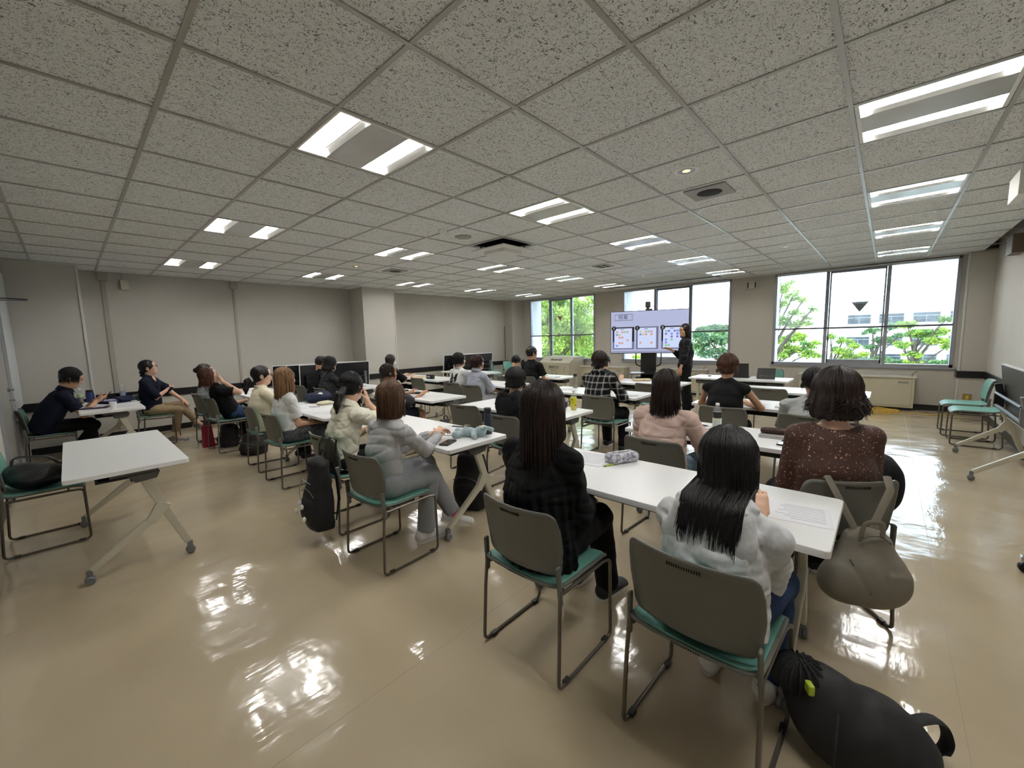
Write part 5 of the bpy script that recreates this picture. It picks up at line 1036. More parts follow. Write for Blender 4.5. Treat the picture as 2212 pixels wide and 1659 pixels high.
pp('writer2', 'person in black half hidden behind the masked one, pen in hand', 2.90, 7.42, 0, 1.25, hx_=-.03, lean=16, head=(0, 28, 0), hands=[(.42, .08, .76), (.44, -.10, .80, (-.2, -.7, -.7), (.7, .3, .3))], top=(CBK, 'short', -.05, .02), bot=(TBK, 'long'), shoe=SBK, sk=1, hair=('short', HB, dict(cap='full', back=-.07)), h=.0095)
pp('checked', 'person in a black and white checked shirt with thick dark hair', 4.46, 2.62, 0, 1.29, hx_=-.06, lean=5, head=(16, 4, 0), hands=[(.36, .14, .75), (.34, -.16, .74, (-.4, -.6, -.7))], legs=[((.36, .10, .50), (.38, .10, .09), (1, .08, 0)), ((.32, -.16, .50), (.22, -.22, .09), (1, -.08, 0))], top=(plaid(), 'long', -.10, .028, 'collar'), bot=(TBK, 'jog'), shoe=SBK, hair=('full', HDB, dict(cap='full', back=-.088, puff=1.08, n=240, zend=1.12, on_back=0, tin=.025, rad=.004, jit=.01, amp=.003)), h=.0082, sw=.175)
pp('hidden', 'person in dark grey bending forward beyond the checked shirt', 5.85, 3.44, 0, 1.17, hx_=-.02, lean=22, head=(0, 25, 0), hands=[(.44, .16, .75), (.44, -.16, .75)], top=(CCH, 'half', -.05, .028), bot=(TBK, 'long'), shoe=SBK, hair=('short', HB, dict(cap='short')), h=FAR, w=1.1, sw=.185)
pp('sleeveless', 'person in a black sleeveless top with chestnut cropped bob', 4.48, 1.17, 0, 1.265, hx_=-.06, lean=6, head=(10, 4, 0), hands=[(.32, .12, .75, (-.1, .8, -.6)), (.32, -.12, .75, (-.1, -.8, -.6))], top=(CBK, 'none', -.10, .028, 'smooth'), bot=(TBK, 'long'), shoe=SBK, sk=1, hair=('full', HBR, dict(cap='full', back=-.08, puff=1.08, n=260, zend=1.10, on_back=0, tin=.028, rad=.004, jit=.01, amp=.003)), h=.0082, sw=.18)
pp('paletee', 'person in a plain pale grey tee with short black hair and glasses', 4.42, .46, 0, 1.145, hx_=-.04, lean=16, head=(18, 14, 0), hands=[(.40, .16, .75), (.38, -.18, .75)], top=(CPG, 'half', -.06, .03, 'crew'), bot=(TBK, 'long'), shoe=SBK, glasses=True, sk=1, hair=('short', HB, dict(cap='short', back=-.055, puff=1.04, amp=.005)), h=.0082, sw=.185)
pp('print', 'person in a white tee with a black picture printed on its back', 4.50, 5.33, 0, 1.255, hx_=-.08, lean=2, head=(-25, 2, 0), hands=[(.30, .14, .70), (.30, -.14, .68)], top=(printed(), 'half', -.12, .034, 'crew'), bot=(TBK, 'long'), shoe=SBK, glasses=True, hair=('full', HB, dict(cap='full', back=-.07, puff=1.07)), h=.0088, sw=.175)
pp('lilac', 'person in a pale lilac-grey shirt with maroon-tinted bobbed hair', 4.44, 4.84, 0, 1.225, hx_=-.06, lean=6, head=(-22, 0, 0), hands=[(.34, .08, .64), (.36, -.08, .62)], top=(CLI, 'half', -.06, .034, 'collar'), bot=(cloth('pale grey trousers', (170, 172, 180)), 'wide'), shoe=SWH, hair=('full', HRD, dict(cap='full', back=-.08, puff=1.05)), h=.0088)
pp('masked', 'person in black wearing a white mask by the pilaster', 4.50, 7.48, 0, 1.215, hx_=-.10, lean=0, head=(-5, 6, 0), hands=[(.34, .14, .75), (.36, -.14, .75)], top=(CBK, 'half', -.06, .03), bot=(TBK, 'long'), shoe=SBK, mask=True, hair=('bob', HDB, dict(cap='bob', back=-.11)), h=FAR)
pp('khaki', 'person in a khaki top bending over the table with black hair', 5.80, 5.34, 0, 1.155, hx_=-.04, lean=20, head=(-10, 32, 0), hands=[(.44, .12, .75), (.44, -.12, .75)], top=(CKH, 'half', -.05, .03), bot=(TBK, 'long'), shoe=SBK, hair=('full', HB, dict(cap='full', back=-.075)), h=FAR)
pp('tall', 'tall person in a black tee sitting upright before the first window', 5.95, 4.92, 0, 1.32, hx_=-.06, lean=0, head=(-20, 0, 0), hands=[(.30, .14, .72), (.30, -.18, .70)], top=(CBK, 'short', -.06, .03, 'crew'), bot=(TBK, 'long'), shoe=SBK, sk=1, hair=('short', HB, dict(cap='short', back=-.06, puff=1.03)), sc=1.0, sw=.19, h=.009)
pp('presenter', 'presenter in black standing by the big display and pointing at it', 7.92, 2.80, 118, 1.665, hx_=0, hipz=.86, lean=0, head=(28, 6, 0), hands=[(.12, .20, .80, (-.7, .5, -.5), (.1, 0, -1), (0, -1, 0)), (.26, -.10, 1.20, (-.4, -.3, -1), (.9, .3, .25), (.3, .5, -.8))], legs=[((.02, .10, .47), (-.02, .11, .09), (1, .1, 0)), ((.0, -.10, .47), (.0, -.12, .09), (1, -.1, 0))], top=(cloth('black sheer blouse', (20, 19, 24), .7), 'mid', -.02, .026, ''), bot=(TBK, 'flare'), shoe=SBK, sk=1, hair=('long', HDB, dict(cap='long', back=-.15, n=260, zend=1.36, bk=.3, rad=.004, jit=.02)), h=.0085, sw=.165, hp=((0, .4), (0, .25)), group='standing presenter')
# ------------------------------------------------------------------ things on the tables and bags
NYL = pm('black nylon', (10, 10, 12), .8, spec=.15, var=.15, bump=.3, bs=160); NYG = pm('taupe nylon', (124, 118, 106), .7, var=.05, bump=.25, bs=140); LTH = pm('black leather', (17, 18, 22), .38, bump=.35, bs=70); STR = pm('webbing strap', (26, 26, 28), .8, bump=.3, bs=300)
PAPER = pm('white paper', (226, 227, 232), .75, var=.01); PINK = pm('grey print lines', (128, 128, 138), .8); TZ = .7202
def paper(x, y, label, w=.21, d=.297, rot=0., lines=7, name='paper_sheet', group=None, z=TZ, mat=None):
    t = thing(name, label, 'paper', (x, y, z), math.radians(rot), group)
    MB().sheet(0, 0, 0, w, d).build('page', mat or PAPER, t)
    if lines:
        m = MB(); rg = random.Random(int(x*100+y*10))
        for k in range(lines): zz = w*(.40-.8*k/lines); L = rg.uniform(.55, .85)*d/2; m.box(zz-.0012, zz+.0012, -d*.42, -d*.42+L*1.6, .0013, .0016)
        m.build('printed_text', PINK, t)
    return t
def clipboard(x, y, label, rot=0., z=TZ, col=None):
    t = thing('clipboard', label, 'clipboard', (x, y, z), math.radians(rot))
    MB().prism(rrect(.315, .225, .01), 0, .004).build('board', col or pm('clear grey board', (150, 148, 152), .3), t); MB().sheet(-.01, 0, .0041, .28, .205).build('page', PAPER, t)
    MB().box(.125, .150, -.055, .055, .004, .013).build('clip', BLK, t, bevel=.002); m = MB()
    for k in range(6): m.box(.07-k*.03, .073-k*.03, -.08, .08-.02*(k % 3), .0054, .0057)
    m.build('printed_text', PINK, t); return t
def bottle(x, y, label, liquid, band=None, capc=(230, 230, 232), h=.205, r=.032, z=TZ, name='drink_bottle'):
    t = thing(name, label, 'bottle', (x, y, z)); s = h/.205
    pet = pm('clear bottle plastic', (205, 214, 218), .08, spec=.6); pet.node_tree.nodes['Principled BSDF'].inputs['Alpha'].default_value = .28
    MB().lathe([(0, 0), (r*.85, 0), (r, .008), (r*.96, .05*s), (r, .09*s), (r, .135*s), (r*.86, .158*s), (r*.5, .178*s), (r*.40, .186*s), (r*.40, .192*s)], n=20).build('body', pet, t, .9)
    if liquid: MB().lathe([(0, .003), (r*.8, .003), (r*.93, .01), (r*.9, .05*s), (r*.93, .12*s), (0, .121*s)], n=18).build('liquid', liquid, t, .9)
    if band: MB().lathe([(r*1.012, band[1]*s), (r*1.02, band[1]*s+.001), (r*1.02, band[2]*s), (r*1.012, band[2]*s+.001)], n=20).build('label_wrap', band[0], t, .9)
    MB().lathe([(0, .188*s), (r*.44, .188*s), (r*.45, .203*s), (r*.4, .206*s), (0, .206*s)], n=18).build('cap', pm('cap %d' % capc[0], capc, .4), t, .9); return t
def flask(x, y, label, c, h=.20, r=.034, z=TZ, metal=0., lid=(24, 24, 28)):
    t = thing('flask', label, 'flask', (x, y, z)); MB().lathe([(0, 0), (r*.95, 0), (r, .004), (r, h*.74), (r*.82, h*.80)], n=22).build('body', pm('flask %d' % c[0], c, .4, metal=metal), t, .9); MB().lathe([(r*.82, h*.80), (r*.86, h*.81), (r*.86, h*.98), (r*.8, h), (0, h)], n=22).build('lid', pm('flask lid', lid, .5), t, .9); return t
def pouch(x, y, label, mat, l=.2, d=.08, hh=.055, rot=0., name='pencil_case', z=TZ, zipm=None):
    t = thing(name, label, 'pencil case', (x, y, z), math.radians(rot)); sdf('body', [rbox((0, 0, hh/2), (d/2, l/2, hh/2), min(.022, hh*.4))], .005, mat, t, lambda P: .0015*wav(P, 60, 3))
    MB().tube([(0, -l*.47, hh*.9), (0, -l*.3, hh+.001), (0, l*.3, hh+.001), (0, l*.47, hh*.9)], .0025, 5).build('zip', zipm or BRK, t); return t
def pen(x, y, label, c, rot=0., z=TZ+.006, L=.14):
    t = thing('pen', label, 'pen', (x, y, z), math.radians(rot)); MB().tube([(0, -L/2, 0), (0, L*.36, 0)], .0045, 8).build('barrel', pm('pen %d %d' % c[:2], c, .35), t, True); MB().tube([(0, L*.36, 0), (0, L*.5, 0)], [.0045, .001], 8).build('tip', BRK, t, True); return t
def phone(x, y, label, rot=0., z=TZ, c=(20, 20, 24)):
    t = thing('phone', label, 'phone', (x, y, z), math.radians(rot)); MB().prism(rrect(.075, .155, .01), 0, .011).build('case', pm('phone case %d' % c[0], c, .4), t, bevel=.001); MB().prism(rrect(.066, .145, .008), .011, .0118).build('glass', pm('phone glass', (30, 34, 40), .06, spec=.8), t); return t
paper(2.16, 1.38, 'printed sheets beside the marbled pencil pouch', rot=12, w=.25, d=.3)
paper(2.03, .25, 'printed worksheet in front of the light grey hoodie', rot=8, d=.26, lines=9)
mar = pm('marbled grey fabric', (206, 206, 212), .6, col2=(120, 118, 136), vs=38, thr=(.42, .6), bump=.2, bs=120)
t = pouch(2.24, 1.16, 'marbled grey and white pencil pouch lying on the near table', mar, .20, .10, .060, 62, zipm=CHROME); MB().box(-.014, .014, -.028, .012, .058, .0615).build('patch', GREY, t, bevel=.002)
pen(2.135, 1.17, 'lime green pen next to the marbled pouch', (176, 206, 60), 72)
# plush rabbit
FUR = pm('pale blue plush', (150, 172, 176), .95, bump=.8, bs=130, sheen=.5, vs=30, var=.08); t = thing('plush_rabbit', 'pale blue plush rabbit lying on its back at the end of the table', 'plush toy', (2.10, 2.42, TZ), math.radians(-62)); t.scale = (.9, .9, .9)
sdf('body', [ell((0, 0, .042), (.075, .048, .042), None, .03), ell((.115, 0, .052), (.052, .048, .048), None, .02), cone((.07, .03, .05), (.10, .10, .022), .021, .024), cone((.06, -.03, .04), (.085, -.095, .024), .021, .024), cone((-.05, .03, .035), (-.115, .065, .026), .024, .024), cone((-.05, -.03, .035), (-.08, -.075, .030), .024, .026), ell((-.125, .07, .030), (.032, .030, .030)), ell((-.085, -.095, .034), (.034, .034, .034)),
 cone((.14, .025, .085), (.20, .055, .055), .014, .020), cone((.14, -.02, .085), (.175, -.06, .095), .014, .018)], .0045, FUR, t, lambda P: .0012*wav(P, 160, 2))
sdf('muzzle', [ell((.135, -.005, .088), (.026, .026, .016))], .004, pm('pink plush', (214, 186, 178), .9, bump=.6, bs=120), t)
for s in (-1, 1): MB().lathe([(0, -.004), (.004, -.002), (.004, .002), (0, .004)], (.105, s*.026, .098), 8).build('eye', EYE, t, True)
MB().add([(-.06, -.01, .088), (-.01, -.03, .098), (.02, .03, .092), (-.03, .05, .09), (-.02, .0, .112)], [(0, 1, 4), (1, 2, 4), (2, 3, 4), (3, 0, 4)]).build('bow', pm('olive bow', (92, 92, 74), .8), t)
phone(1.86, 2.38, 'dark phone beside the plush rabbit', -66, c=(34, 34, 38)); flask(2.26, 2.36, 'tall navy flask behind the plush rabbit', (26, 32, 48), .215, .034)
clipboard(2.13, 2.70, 'clipboard with a form between the clasped hands and the rabbit', 18)
# row 1, further along
t = thing('pompom_keychain', 'three fluffy white pompoms on a white table beside a navy jacket', 'pompom', (2.17, 5.42, TZ)); FW = pm('white fluff', (232, 230, 222), .95, bump=.9, bs=90, sheen=.4)
for i, (a, b, c) in enumerate(((-.06, .08, .035), (.0, -.01, .036), (.03, .05, .085))): sdf('pompom', [ell((a, b, c), (.037, .037, .036))], .005, FW, t, lambda P: .002*wav(P, 150, 4))
t = sdf('knitted_pouch', [ell((0, 0, .022), (.10, .07, .026)), cone((.05, -.05, .02), (.08, -.12, .012), .012, .008)], .005, pm('cream knit wool', (206, 200, 172), .95, bump=.8, bs=100)); t.location = (2.12, 5.16, TZ); tag(t, 'crumpled cream knitted pouch beside the white pompoms', 'pouch')
t = sdf('folded_jacket', [ell((0, 0, .05), (.17, .19, .065), None, .04), ell((.10, .10, .07), (.10, .12, .05), None, .04), ell((-.08, -.12, .04), (.10, .09, .045), None, .04)], .008, cloth('navy jacket cloth', (22, 28, 48)), None, lambda P: .008*wav(P, 36, 8)); t.location = (2.13, 5.68-.17, TZ); tag(t, 'navy jacket bundled on the table behind the light-brown hair', 'jacket')
t.location = (2.20, 5.56, TZ); 
paper(1.90, 5.18, 'open notebook pages in front of the person with light-brown hair', rot=-10, w=.22, d=.32, lines=8); paper(1.93, 4.55, 'loose printed paper at the near end of the pompom table', rot=20); pen(1.95, 5.05, 'clear pen on the notebook pages', (150, 150, 156), 40)
paper(1.97, 7.35, 'papers on the table before the leaning person', rot=5, w=.25, d=.32); paper(1.98, 7.85, 'papers on the table before the grey sweatshirt', rot=-8)
flask(2.15, 6.98, 'small grey bottle on the table beyond the ponytail', (130, 132, 130), .15, .03)
# row 2
bottle(3.52, .98, 'capped drink bottle with a black label and a pale base on the table', None, (pm('black label film', (12, 12, 14), .4), .085, .135), z=TZ)
t = bpy.data.objects['drink_bottle']; MB().lathe([(.0335, .0), (.034, .002), (.034, .084), (.0335, .086)], n=20).build('lower_wrap', pm('mint label film', (196, 206, 196), .5), t, .9)
v = [( -.0352*math.cos(a*.9+.0), -.0352*math.sin(a*.9), .078+.016*(a*a)*1.1) for a in np.linspace(-.75, .75, 13)]; MB().tube(v, [.001+.0045*math.cos(i) for i in np.linspace(-1.45, 1.45, 13)], 6).build('smile_mark', pm('cream mark', (216, 208, 160), .5), t, True)
clipboard(3.40, 1.14, 'grey clipboard next to the person in pale pink', -14); pen(3.30, 1.06, 'white marker lying on the grey clipboard', (214, 214, 218), -60, TZ+.012)
pouch(3.50, .56, 'dark brown leather pencil case lying on a planner', pm('dark brown leather', (58, 32, 32), .4, bump=.3, bs=80), .21, .065, .04, 4, z=TZ+.017)
t = thing('planner', 'grey planner under the brown pencil case', 'notebook', (3.47, .54, TZ), math.radians(3)); MB().prism(rrect(.16, .24, .008), 0, .003).build('back_cover', GREY, t); MB().prism(rrect(.15, .23, .004), .003, .013).build('pages', PAPER, t); MB().prism(rrect(.16, .24, .008), .013, .0165).build('front_cover', GREY, t)
phone(3.28, .47, 'phone in a dark brown case near the brown speckled sleeve', 84, c=(60, 44, 34))
bottle(3.56, 2.40, 'bright yellow drink bottle at the end of the table', pm('yellow drink', (236, 222, 30), .3), (pm('yellow label film', (214, 206, 40), .4, col2=(30, 28, 20), vs=38, thr=(.60, .63)), .05, .135), z=TZ)
t = thing('handbag', 'small black bag with a strap on the yellow-bottle table', 'bag', (3.56, 2.58, TZ), .3); sdf('body', [rbox((0, 0, .04), (.05, .08, .038), .02)], .006, LTH, t); MB().tube(bez([(.02, -.07, .06), (.03, -.12, .09), (.0, -.10, .02), (-.02, -.02, .09)], .05), .004, 6).build('strap', LTH, t, True)
pouch(3.42, 5.42, 'flat black case farther along the table', pm('dark plum cloth', (28, 24, 32), .7), .16, .09, .025, 10); pouch(3.36, 5.0, 'long dark blue-black glasses case on the table with papers', pm('blue black case', (28, 36, 46), .4), .19, .06, .032, 25)
paper(3.26, 4.62, 'loose printed papers at the near end of the two-case table', rot=15, w=.24, d=.34); pen(3.16, 4.98, 'grey pen next to the long dark case', (120, 122, 128), 70)
clipboard(3.27, 6.72, 'clipboard the masked writer is writing on', 5, col=BLK); clipboard(3.33, 7.36, 'clipboard beyond the masked writer', 0, col=BLK); pen(3.30, 6.56, 'pen in the masked writer\'s grip', (30, 30, 34), 100, TZ+.03); 
# row 3
flask(5.12, 3.42, 'steel flask with a black lid standing on the table', (150, 146, 138), .215, .032, metal=.8)
for a in [(4.86, 3.45, 'scattered printed papers by the steel flask', 25), (4.83, 2.38, 'printed paper with a pen next to the checked shirt', 10), (4.88, 1.02, 'sheets of paper at the right elbow of the sleeveless top', 5), (4.90, 4.72, 'printed papers in front of the lilac-grey shirt', 10), (4.86, 5.2, 'papers in front of the printed white tee', -12)]: paper(a[0], a[1], a[2], rot=a[3], w=.24, d=.32)
pen(4.76, 2.32, 'white pen across the paper next to the checked shirt', (220, 220, 224), 50, TZ+.008); pen(5.0, 4.45, 'black pen on the table near the lilac-grey sleeve', (24, 24, 26), 70)
t = thing('tablet', 'tablet in a black cover lying by the sleeveless top', 'tablet', (4.84, 1.42, TZ), .2); MB().prism(rrect(.13, .19, .01), 0, .012).build('cover', BLK, t); MB().prism(rrect(.11, .17, .006), .012, .0135).build('glass', PAPER, t)
pouch(5.02, 1.40, 'black and white case behind the black tablet', BLK, .13, .08, .05, 10, name='pencil_case')
t = thing('notebook', 'thick pile of white sheets in front of the pale grey tee', 'notebook', (4.92, .66, TZ), .1); MB().prism(rrect(.22, .30, .004), 0, .016).build('pages', PAPER, t)
t = thing('pencil_case', 'black pencil case with white lettering standing on the far table', 'pencil case', (4.84, 6.66, TZ), .1); MB().prism(rrect(.07, .19, .015), 0, .085).build('body', BLK, t, bevel=.006); m = MB(); 
for k in range(5): m.box(-.0365, -.0355, -.02+k*.018, -.009+k*.018, .03, .062)
m.build('white_mark', PAPER, t)
t = MB().sheet(4.98, 7.2, TZ, .24, .33, .1, .004).build('envelope', pm('manila envelope', (200, 172, 130), .7)); tag(t, 'tan envelope on the table near the masked person by the pilaster', 'envelope')
# row 4 and teacher table
for a in [(6.34, 2.66, 'loose paper hanging over the table edge by the envelope', 35), (6.46, 3.30, 'stack of loose sheets beyond the checked shirt', 20), (6.30, 2.40, 'blue-lined paper at the near end of the loose-paper table', 60), (6.32, 1.10, 'long paper on the table beyond the sleeveless top', 3), (6.30, 4.72, 'printed paper in front of the tall person', 12), (6.34, 6.9, 'printed papers on the farthest table by the tilted table', 8)]: paper(a[0], a[1], a[2], rot=a[3], w=.24, d=.34)
t = sdf('envelope', [rbox((0, 0, .015), (.10, .15, .012), .008)], .008, pm('beige padded envelope', (196, 178, 142), .7)); t.location = (6.52, 3.02, TZ); t.rotation_euler.z = .6; tag(t, 'beige padded envelope among loose papers', 'envelope')
pen(6.25, 4.58, 'thick black pen on the table of the tall person', (16, 16, 18), 80); pen(6.36, 4.95, 'second dark pen nearer the tall person in black', (40, 42, 46), 80)
t = thing('laptop', 'open black laptop with its lid towards the class', 'laptop', (7.80, 1.86, TZ), math.pi+.08); MB().prism(rrect(.25, .36, .01), 0, .016).build('base', BLK, t); m = MB(); m.obox((.145, 0, .13), .008, .36, .245, Matrix.Rotation(math.radians(14), 3, 'Y')); m.build('lid', BLK, t, bevel=.002); MB().obox((.178, -.12, .225), .001, .09, .022, Matrix.Rotation(math.radians(14), 3, 'Y')).build('sticker', PAPER, t)
t = thing('tablet', 'tablet in a dark scribbled folding cover standing on the teacher table', 'tablet', (7.76, 1.42, TZ), math.pi); m = MB(); m.obox((.07, 0, .09), .012, .26, .18, Matrix.Rotation(math.radians(-24), 3, 'Y')); m.build('tablet_back', BLK, t, bevel=.003); m = MB(); m.add([(.11, -.13, 0), (.11, .13, 0), (.05, -.10, .15), (.05, .10, .15)], [(0, 1, 3, 2)]); m.build('cover_flap', BLK, t)
m = MB()
for k in range(8): a = -.09+k*.024; m.tube([(.1095-.03*((k*7) % 3)/3-.0, a, .045+.012*(k % 2)), (.098-.02*(k % 3)/3, a+.014, .06), (.105, a+.02, .04)], .0016, 4)
m.build('scribble', GREY, t)
t = thing('mouse', 'white computer mouse on the teacher table', 'mouse', (7.74, 2.30, TZ)); sdf('body', [ell((0, 0, .012), (.05, .03, .022))], .005, pm('white mouse plastic', (196, 196, 200), .3), t)
t = thing('cable', 'small bundle of white cables behind the laptop', 'cable', (7.86, 1.62, TZ)); MB().tube([(.04*math.cos(a*2.1), .07*math.sin(a*1.3)-.02, .008+.006*math.sin(a*5)) for a in np.linspace(0, 9, 40)], .004, 5).build('wire', REFL, t, True)
m = MB(); pts = []
for k in range(70): a = k*.42; r = .17+.05*math.sin(k*1.7); pts.append((9.62+r*.8*math.cos(a), .02+r*1.2*math.sin(a), .012+.0012*k))
pts += [(9.75, -.2, .012), (9.9, -.45, .012), (9.8, -.62, .012), (10.0, -.8, .012), (10.12, -.98, .02), (10.18, -1.06, .28)]; m.tube(pts, .006, 6)
tag(m.build('extension_cord', pm('yellow cable', (222, 186, 70), .5), smooth=True), 'yellow extension cord coiled on the floor before the heating cabinet', 'cord')
# long-wall table
t = thing('paper_cup', 'white paper cup on the table by the long wall', 'cup', (.33, 7.24, TZ)); MB().lathe([(0, .002), (.025, .002), (.026, 0), (.037, .085), (.039, .087), (.036, .088), (.034, .084)], n=20).build('cup_body', REFL, t, True); MB().box(-.036, -.034, -.008, .012, .03, .05).build('print_mark', GREY, t)
bottle(.06, 8.28, 'half-full tea bottle near the man with the phone', pm('brown tea', (92, 64, 22), .2), (pm('green label', (170, 190, 150), .5), .09, .13), h=.22, z=TZ); bottle(.50, 8.36, 'clear water bottle beside the woman in the navy polo', None, (pm('grey blue label', (140, 156, 180), .5), .06, .12), h=.22, z=TZ)
flask(.16, 8.42, 'wide navy tumbler behind the tea bottle', (24, 40, 96), .18, .045)
paper(.34, 7.42, 'printed sheets spread under the paper cup', rot=80, w=.26, d=.36); paper(.50, 7.95, 'printed page near the water bottle', rot=20)
t = thing('notebook', 'dark purple notebook with a note on it beside the paper cup', 'notebook', (.18, 7.52, TZ+.002), 1.2); MB().prism(rrect(.2, .27, .006), 0, .012).build('cover', pm('dark purple cover', (46, 30, 56), .5), t); MB().sheet(.02, -.02, .0122, .08, .11).build('note', PAPER, t)
t = thing('document_folder', 'pile of navy folders and leaflets on the long-wall table', 'folder', (.36, 8.06, TZ), .5); MB().prism(rrect(.26, .34, .01), 0, .03).build('navy_folder', cloth('navy folder', (20, 26, 50)), t); MB().prism(rrect(.2, .3, .004, cx=.02, cy=.03), .03, .036).build('leaflet', pm('lilac leaflet', (120, 118, 170), .5, col2=(190, 196, 214), vs=12), t); m = MB(); m.obox((.1, -.12, .05), .2, .18, .02, Matrix.Rotation(.25, 3, 'X')); m.build('navy_pouch', cloth('navy folder', (20, 26, 50)), t, bevel=.006)
b, i_ = P['phone']; p = b.matrix_basis@Vector(tuple((i_['A'][0][2]+i_['A'][1][2])/2+V3(.10, 0, .045)))
t = thing('phone', 'phone held in both hands by the man in the navy polo', 'phone', p, 0, rot=(0, -.9, math.pi/2*0)); MB().prism(rrect(.155, .078, .01), -.005, .005).build('case', BLK, t, bevel=.001); MB().prism(rrect(.145, .07, .006), .005, .0058).build('glass', glow('phone screen', (110, 130, 160), .5), t)
# bags
def backpack(label, loc, rz, hh=.45, w=.30, d=.17, mat=NYL, tilt=0., pockets=True, straps=1, name='backpack', roll=0.):
    t = thing(name, label, 'backpack', loc, 0, rot=(math.radians(roll), math.radians(tilt), math.radians(rz)))
    sdf('body', [ecap((0, 0, d*.55), (0, 0, hh-d*.42), w/2*1.02, d*.52, w/2*.86, d*.42, (0, 1, 0), .05), ell((-.01, 0, hh*.32), (d*.62, w*.47, hh*.30), None, .05), rbox((0, 0, .03), (d*.42, w*.42, .03), .02, None, .04)], .008, mat, t, lambda P: .006*wav(P, 24, 9)+.003*wav(P, 50, 4))
    if pockets:
        sdf('front_pocket', [ell((-d*.50, 0, hh*.30), (.045, w*.36, hh*.20), None, .02)], .007, mat, t, lambda P: .003*wav(P, 40, 5))
        MB().tube([(-d*.52, -w*.40, hh*.50), (-d*.56, -w*.2, hh*.56), (-d*.58, 0, hh*.58), (-d*.56, w*.2, hh*.56), (-d*.52, w*.40, hh*.50)], .003, 5).build('zip', BRK, t, True)
    if straps:
        for s in (-1, 1): MB().tube([(d*.45, s*.06, hh*.92), (d*.62, s*.08, hh*.7), (d*.66, s*.10, hh*.4), (d*.45, s*.12, hh*.12)], [.02, .026, .022, .01], 8, flat=.3).build('shoulder_strap', STR if mat is not NYG else mat, t, True)
    MB().tube([(d*.2, -.03, hh*.96), (d*.2, -.03, hh+.03), (d*.2, 0, hh+.045), (d*.2, .03, hh+.03), (d*.2, .03, hh*.96)], .008, 7, flat=.5).build('top_handle', STR if mat is not NYG else mat, t, True); return t
t = backpack('black rucksack with white trinkets hooked on a grey chair back', (1.16, 3.08, .11), 0, .54, .27, .16, tilt=3)
for y in (-.06, .05): MB().tube([(.03, y, .47), (.03, y, .62), (.065, y, .685), (.11, y, .66), (.10, y, .56)], .016, 6, flat=.3).build('hook_strap', STR, t, True)
for i, (a, b) in enumerate(((-.04, .20), (.0, .22), (.07, .14), (-.08, .12))): sdf('trinket', [ell((-.14, a, b), (.012, .018, .02))], .004, REFL, t)
MB().tube([(-.11, -.12, .38), (-.125, -.02, .40), (-.125, .03, .34), (-.12, .06, .28), (-.12, .02, .22)], .003, 5).build('elastic_cord', GREY, t, True)
backpack('floppy black rucksack slumped on the floor between two chairs', (1.60, 6.33, 0), 30, .30, .34, .22)
backpack('tall black rucksack standing under the rabbit table', (2.30, 2.66, .0), 18, .50, .32, .19, tilt=6)
backpack('black bag with dangling straps on the floor under the near table', (2.55, 1.62, 0), -40, .24, .38, .20)
backpack('black rucksack beside the chair of the checked shirt', (4.38, 1.98, 0), 15, .42, .30, .19, tilt=4)
backpack('dark rucksack on the floor near the cropped-hair table', (3.9, 5.0, 0), 70, .26, .34, .2)
backpack('large black bag under the chair of the brown bob', (1.50, 7.16, 0), 0, .34, .36, .20)
t = thing('tote_bag', 'crimson tote bag standing beside the wall-side chair', 'bag', (1.24, 7.34, 0)); m = MB(); m.add([(-.03, -.05, 0), (.12, -.05, 0), (.12, .05, 0), (-.03, .05, 0), (-.02, -.015, .32), (.10, -.015, .32), (.10, .015, .32), (-.02, .015, .32)], [(0, 3, 2, 1), (4, 5, 6, 7), (0, 1, 5, 4), (1, 2, 6, 5), (2, 3, 7, 6), (3, 0, 4, 7)]); m.build('body', pm('crimson vinyl', (138, 22, 56), .35), t, bevel=.006); MB().tube([(.0, 0, .31), (.01, 0, .40), (.07, 0, .40), (.08, 0, .31)], .005, 6).build('handle', pm('crimson vinyl', (138, 22, 56), .35), t, True)
ca = math.radians(36); fx, fy = math.cos(ca), math.sin(ca)
t = thing('backpack', 'taupe rucksack hanging from the turned chair by two straps', 'backpack', (2.67, .21, 0), ca)
sdf('body', [ecap((-.335, .0, .33), (-.315, -.015, .52), .165, .085, .105, .062, (0, 1, 0), .05), ell((-.345, .06, .34), (.085, .15, .12), None, .05), ell((-.34, -.07, .33), (.08, .12, .12), None, .05)], .0065, NYG, t, lambda P: .006*wav(P, 20, 5)+.005*np.clip(1-np.abs(wav(P*np.array((1, 1, .6), np.float32), 26, 8))*3, 0, 1))
SEAM = pm('taupe seam', (84, 78, 70), .7)
MB().tube([(-.385, .10, .46), (-.418, .07, .39), (-.426, .03, .32)], .003, 6).build('pocket_seam', SEAM, t, True); MB().tube([(-.372, -.075, .53), (-.378, -.03, .568), (-.378, .02, .568), (-.372, .06, .54)], .003, 6).build('zip', SEAM, t, True)
for s in (-1, 1): MB().tube([(-.205, s*.13, .64), (-.205, s*.13, .76), (-.245, s*.13, .800), (-.285, s*.12, .75), (-.305, s*.05+.0, .60), (-.325, s*.03, .54)], .017, 8, flat=.28).build('hanging_strap', NYG, t, True)
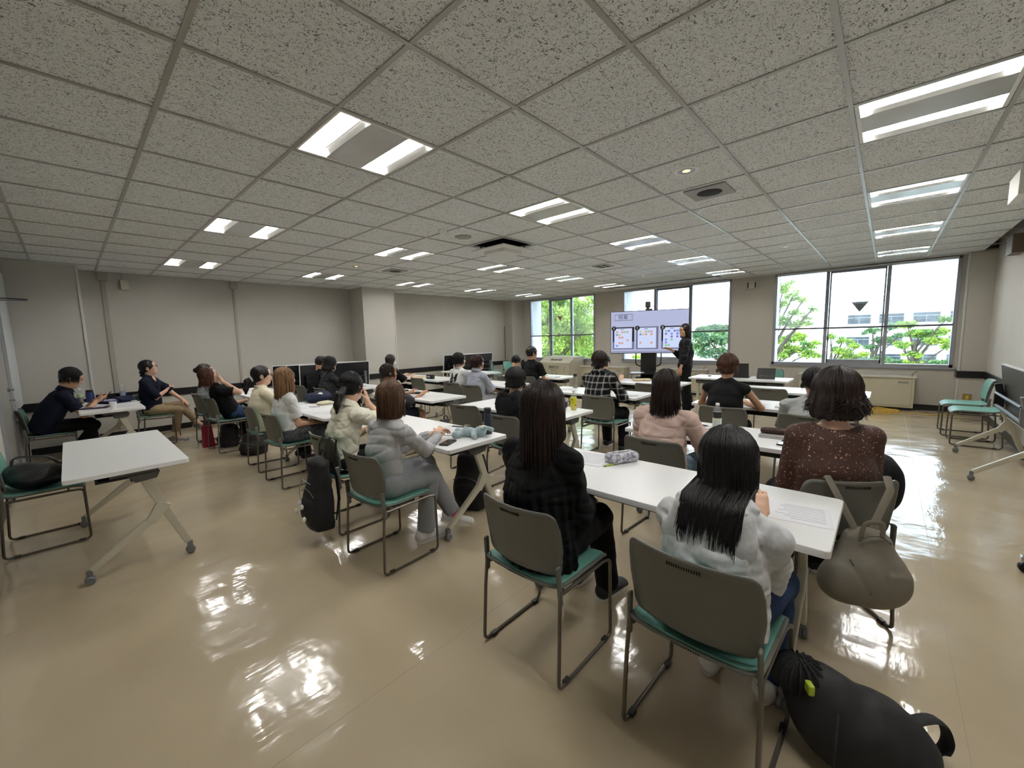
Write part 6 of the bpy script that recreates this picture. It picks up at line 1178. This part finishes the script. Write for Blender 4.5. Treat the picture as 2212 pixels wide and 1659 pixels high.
MB().tube(bez([(-.36, -.045, .55), (-.37, -.04, .63), (-.37, .04, .63), (-.36, .045, .55)], .03), .012, 8, flat=.35).build('top_handle', NYG, t, True)
t = thing('backpack', 'big black drawstring rucksack on the floor nearest the camera', 'backpack', (1.72, .0, 0), math.radians(30)); t.scale = (.84, .84, .9)
sdf('body', [ell((0, 0, .13), (.17, .22, .15), None, .06), ell((.05, .12, .20), (.13, .13, .13), None, .06), ell((-.02, -.12, .10), (.15, .14, .11), None, .06)], .007, NYL, t, lambda P: .010*wav(P, 20, 12)+.004*wav(P, 45, 3))
sdf('gathered_mouth', [ell((.05, .20, .29), (.085, .10, .07), None, .03)], .006, NYL, t, lambda P: .010*np.sin(np.arctan2(P[:, 0]-.05, P[:, 1]-.2)*16)+.003*wav(P, 60, 2))
MB().tube(bez([(-.02, -.15, .2), (.02, -.30, .22), (.05, -.36, .08), (.02, -.28, .02), (-.02, -.18, .06)], .09, 6), .026, 8, flat=.25).build('shoulder_strap', STR, t, True); MB().tube([(-.10, .12, .26), (-.17, .16, .2), (-.2, .18, .06), (-.17, .2, .02)], .004, 6).build('drawstring', STR, t, True)
sdf('lime_tag', [rbox((-.05, .20, .31), (.02, .012, .02), .005)], .004, pm('lime tag', (176, 200, 60), .5), t)
t = thing('handbag', 'soft black leather bag lying on the chair beside the bare table', 'bag', (-.24, 4.76, .452), math.radians(12))
sdf('body', [ell((0, 0, .075), (.17, .17, .085), None, .05), ell((-.08, .06, .12), (.09, .10, .07), None, .05)], .007, LTH, t, lambda P: .009*wav(P, 26, 6)); MB().tube(bez([(-.12, .04, .16), (-.10, .12, .23), (.08, .10, .20), (.12, .02, .13)], .07, 5), .014, 8, flat=.5).build('handle', LTH, t, True)
t = sdf('folded_jacket', [ell((0, 0, .06), (.13, .09, .12), None, .04), ell((.04, -.03, -.02), (.10, .07, .13), None, .04)], .008, CBK, None, lambda P: .008*wav(P, 34, 3)); t.location = (2.98, -.02, .62); tag(t, 'black jacket over the lap beside the brown speckled blouse', 'jacket')
bpy.context.view_layer.update()
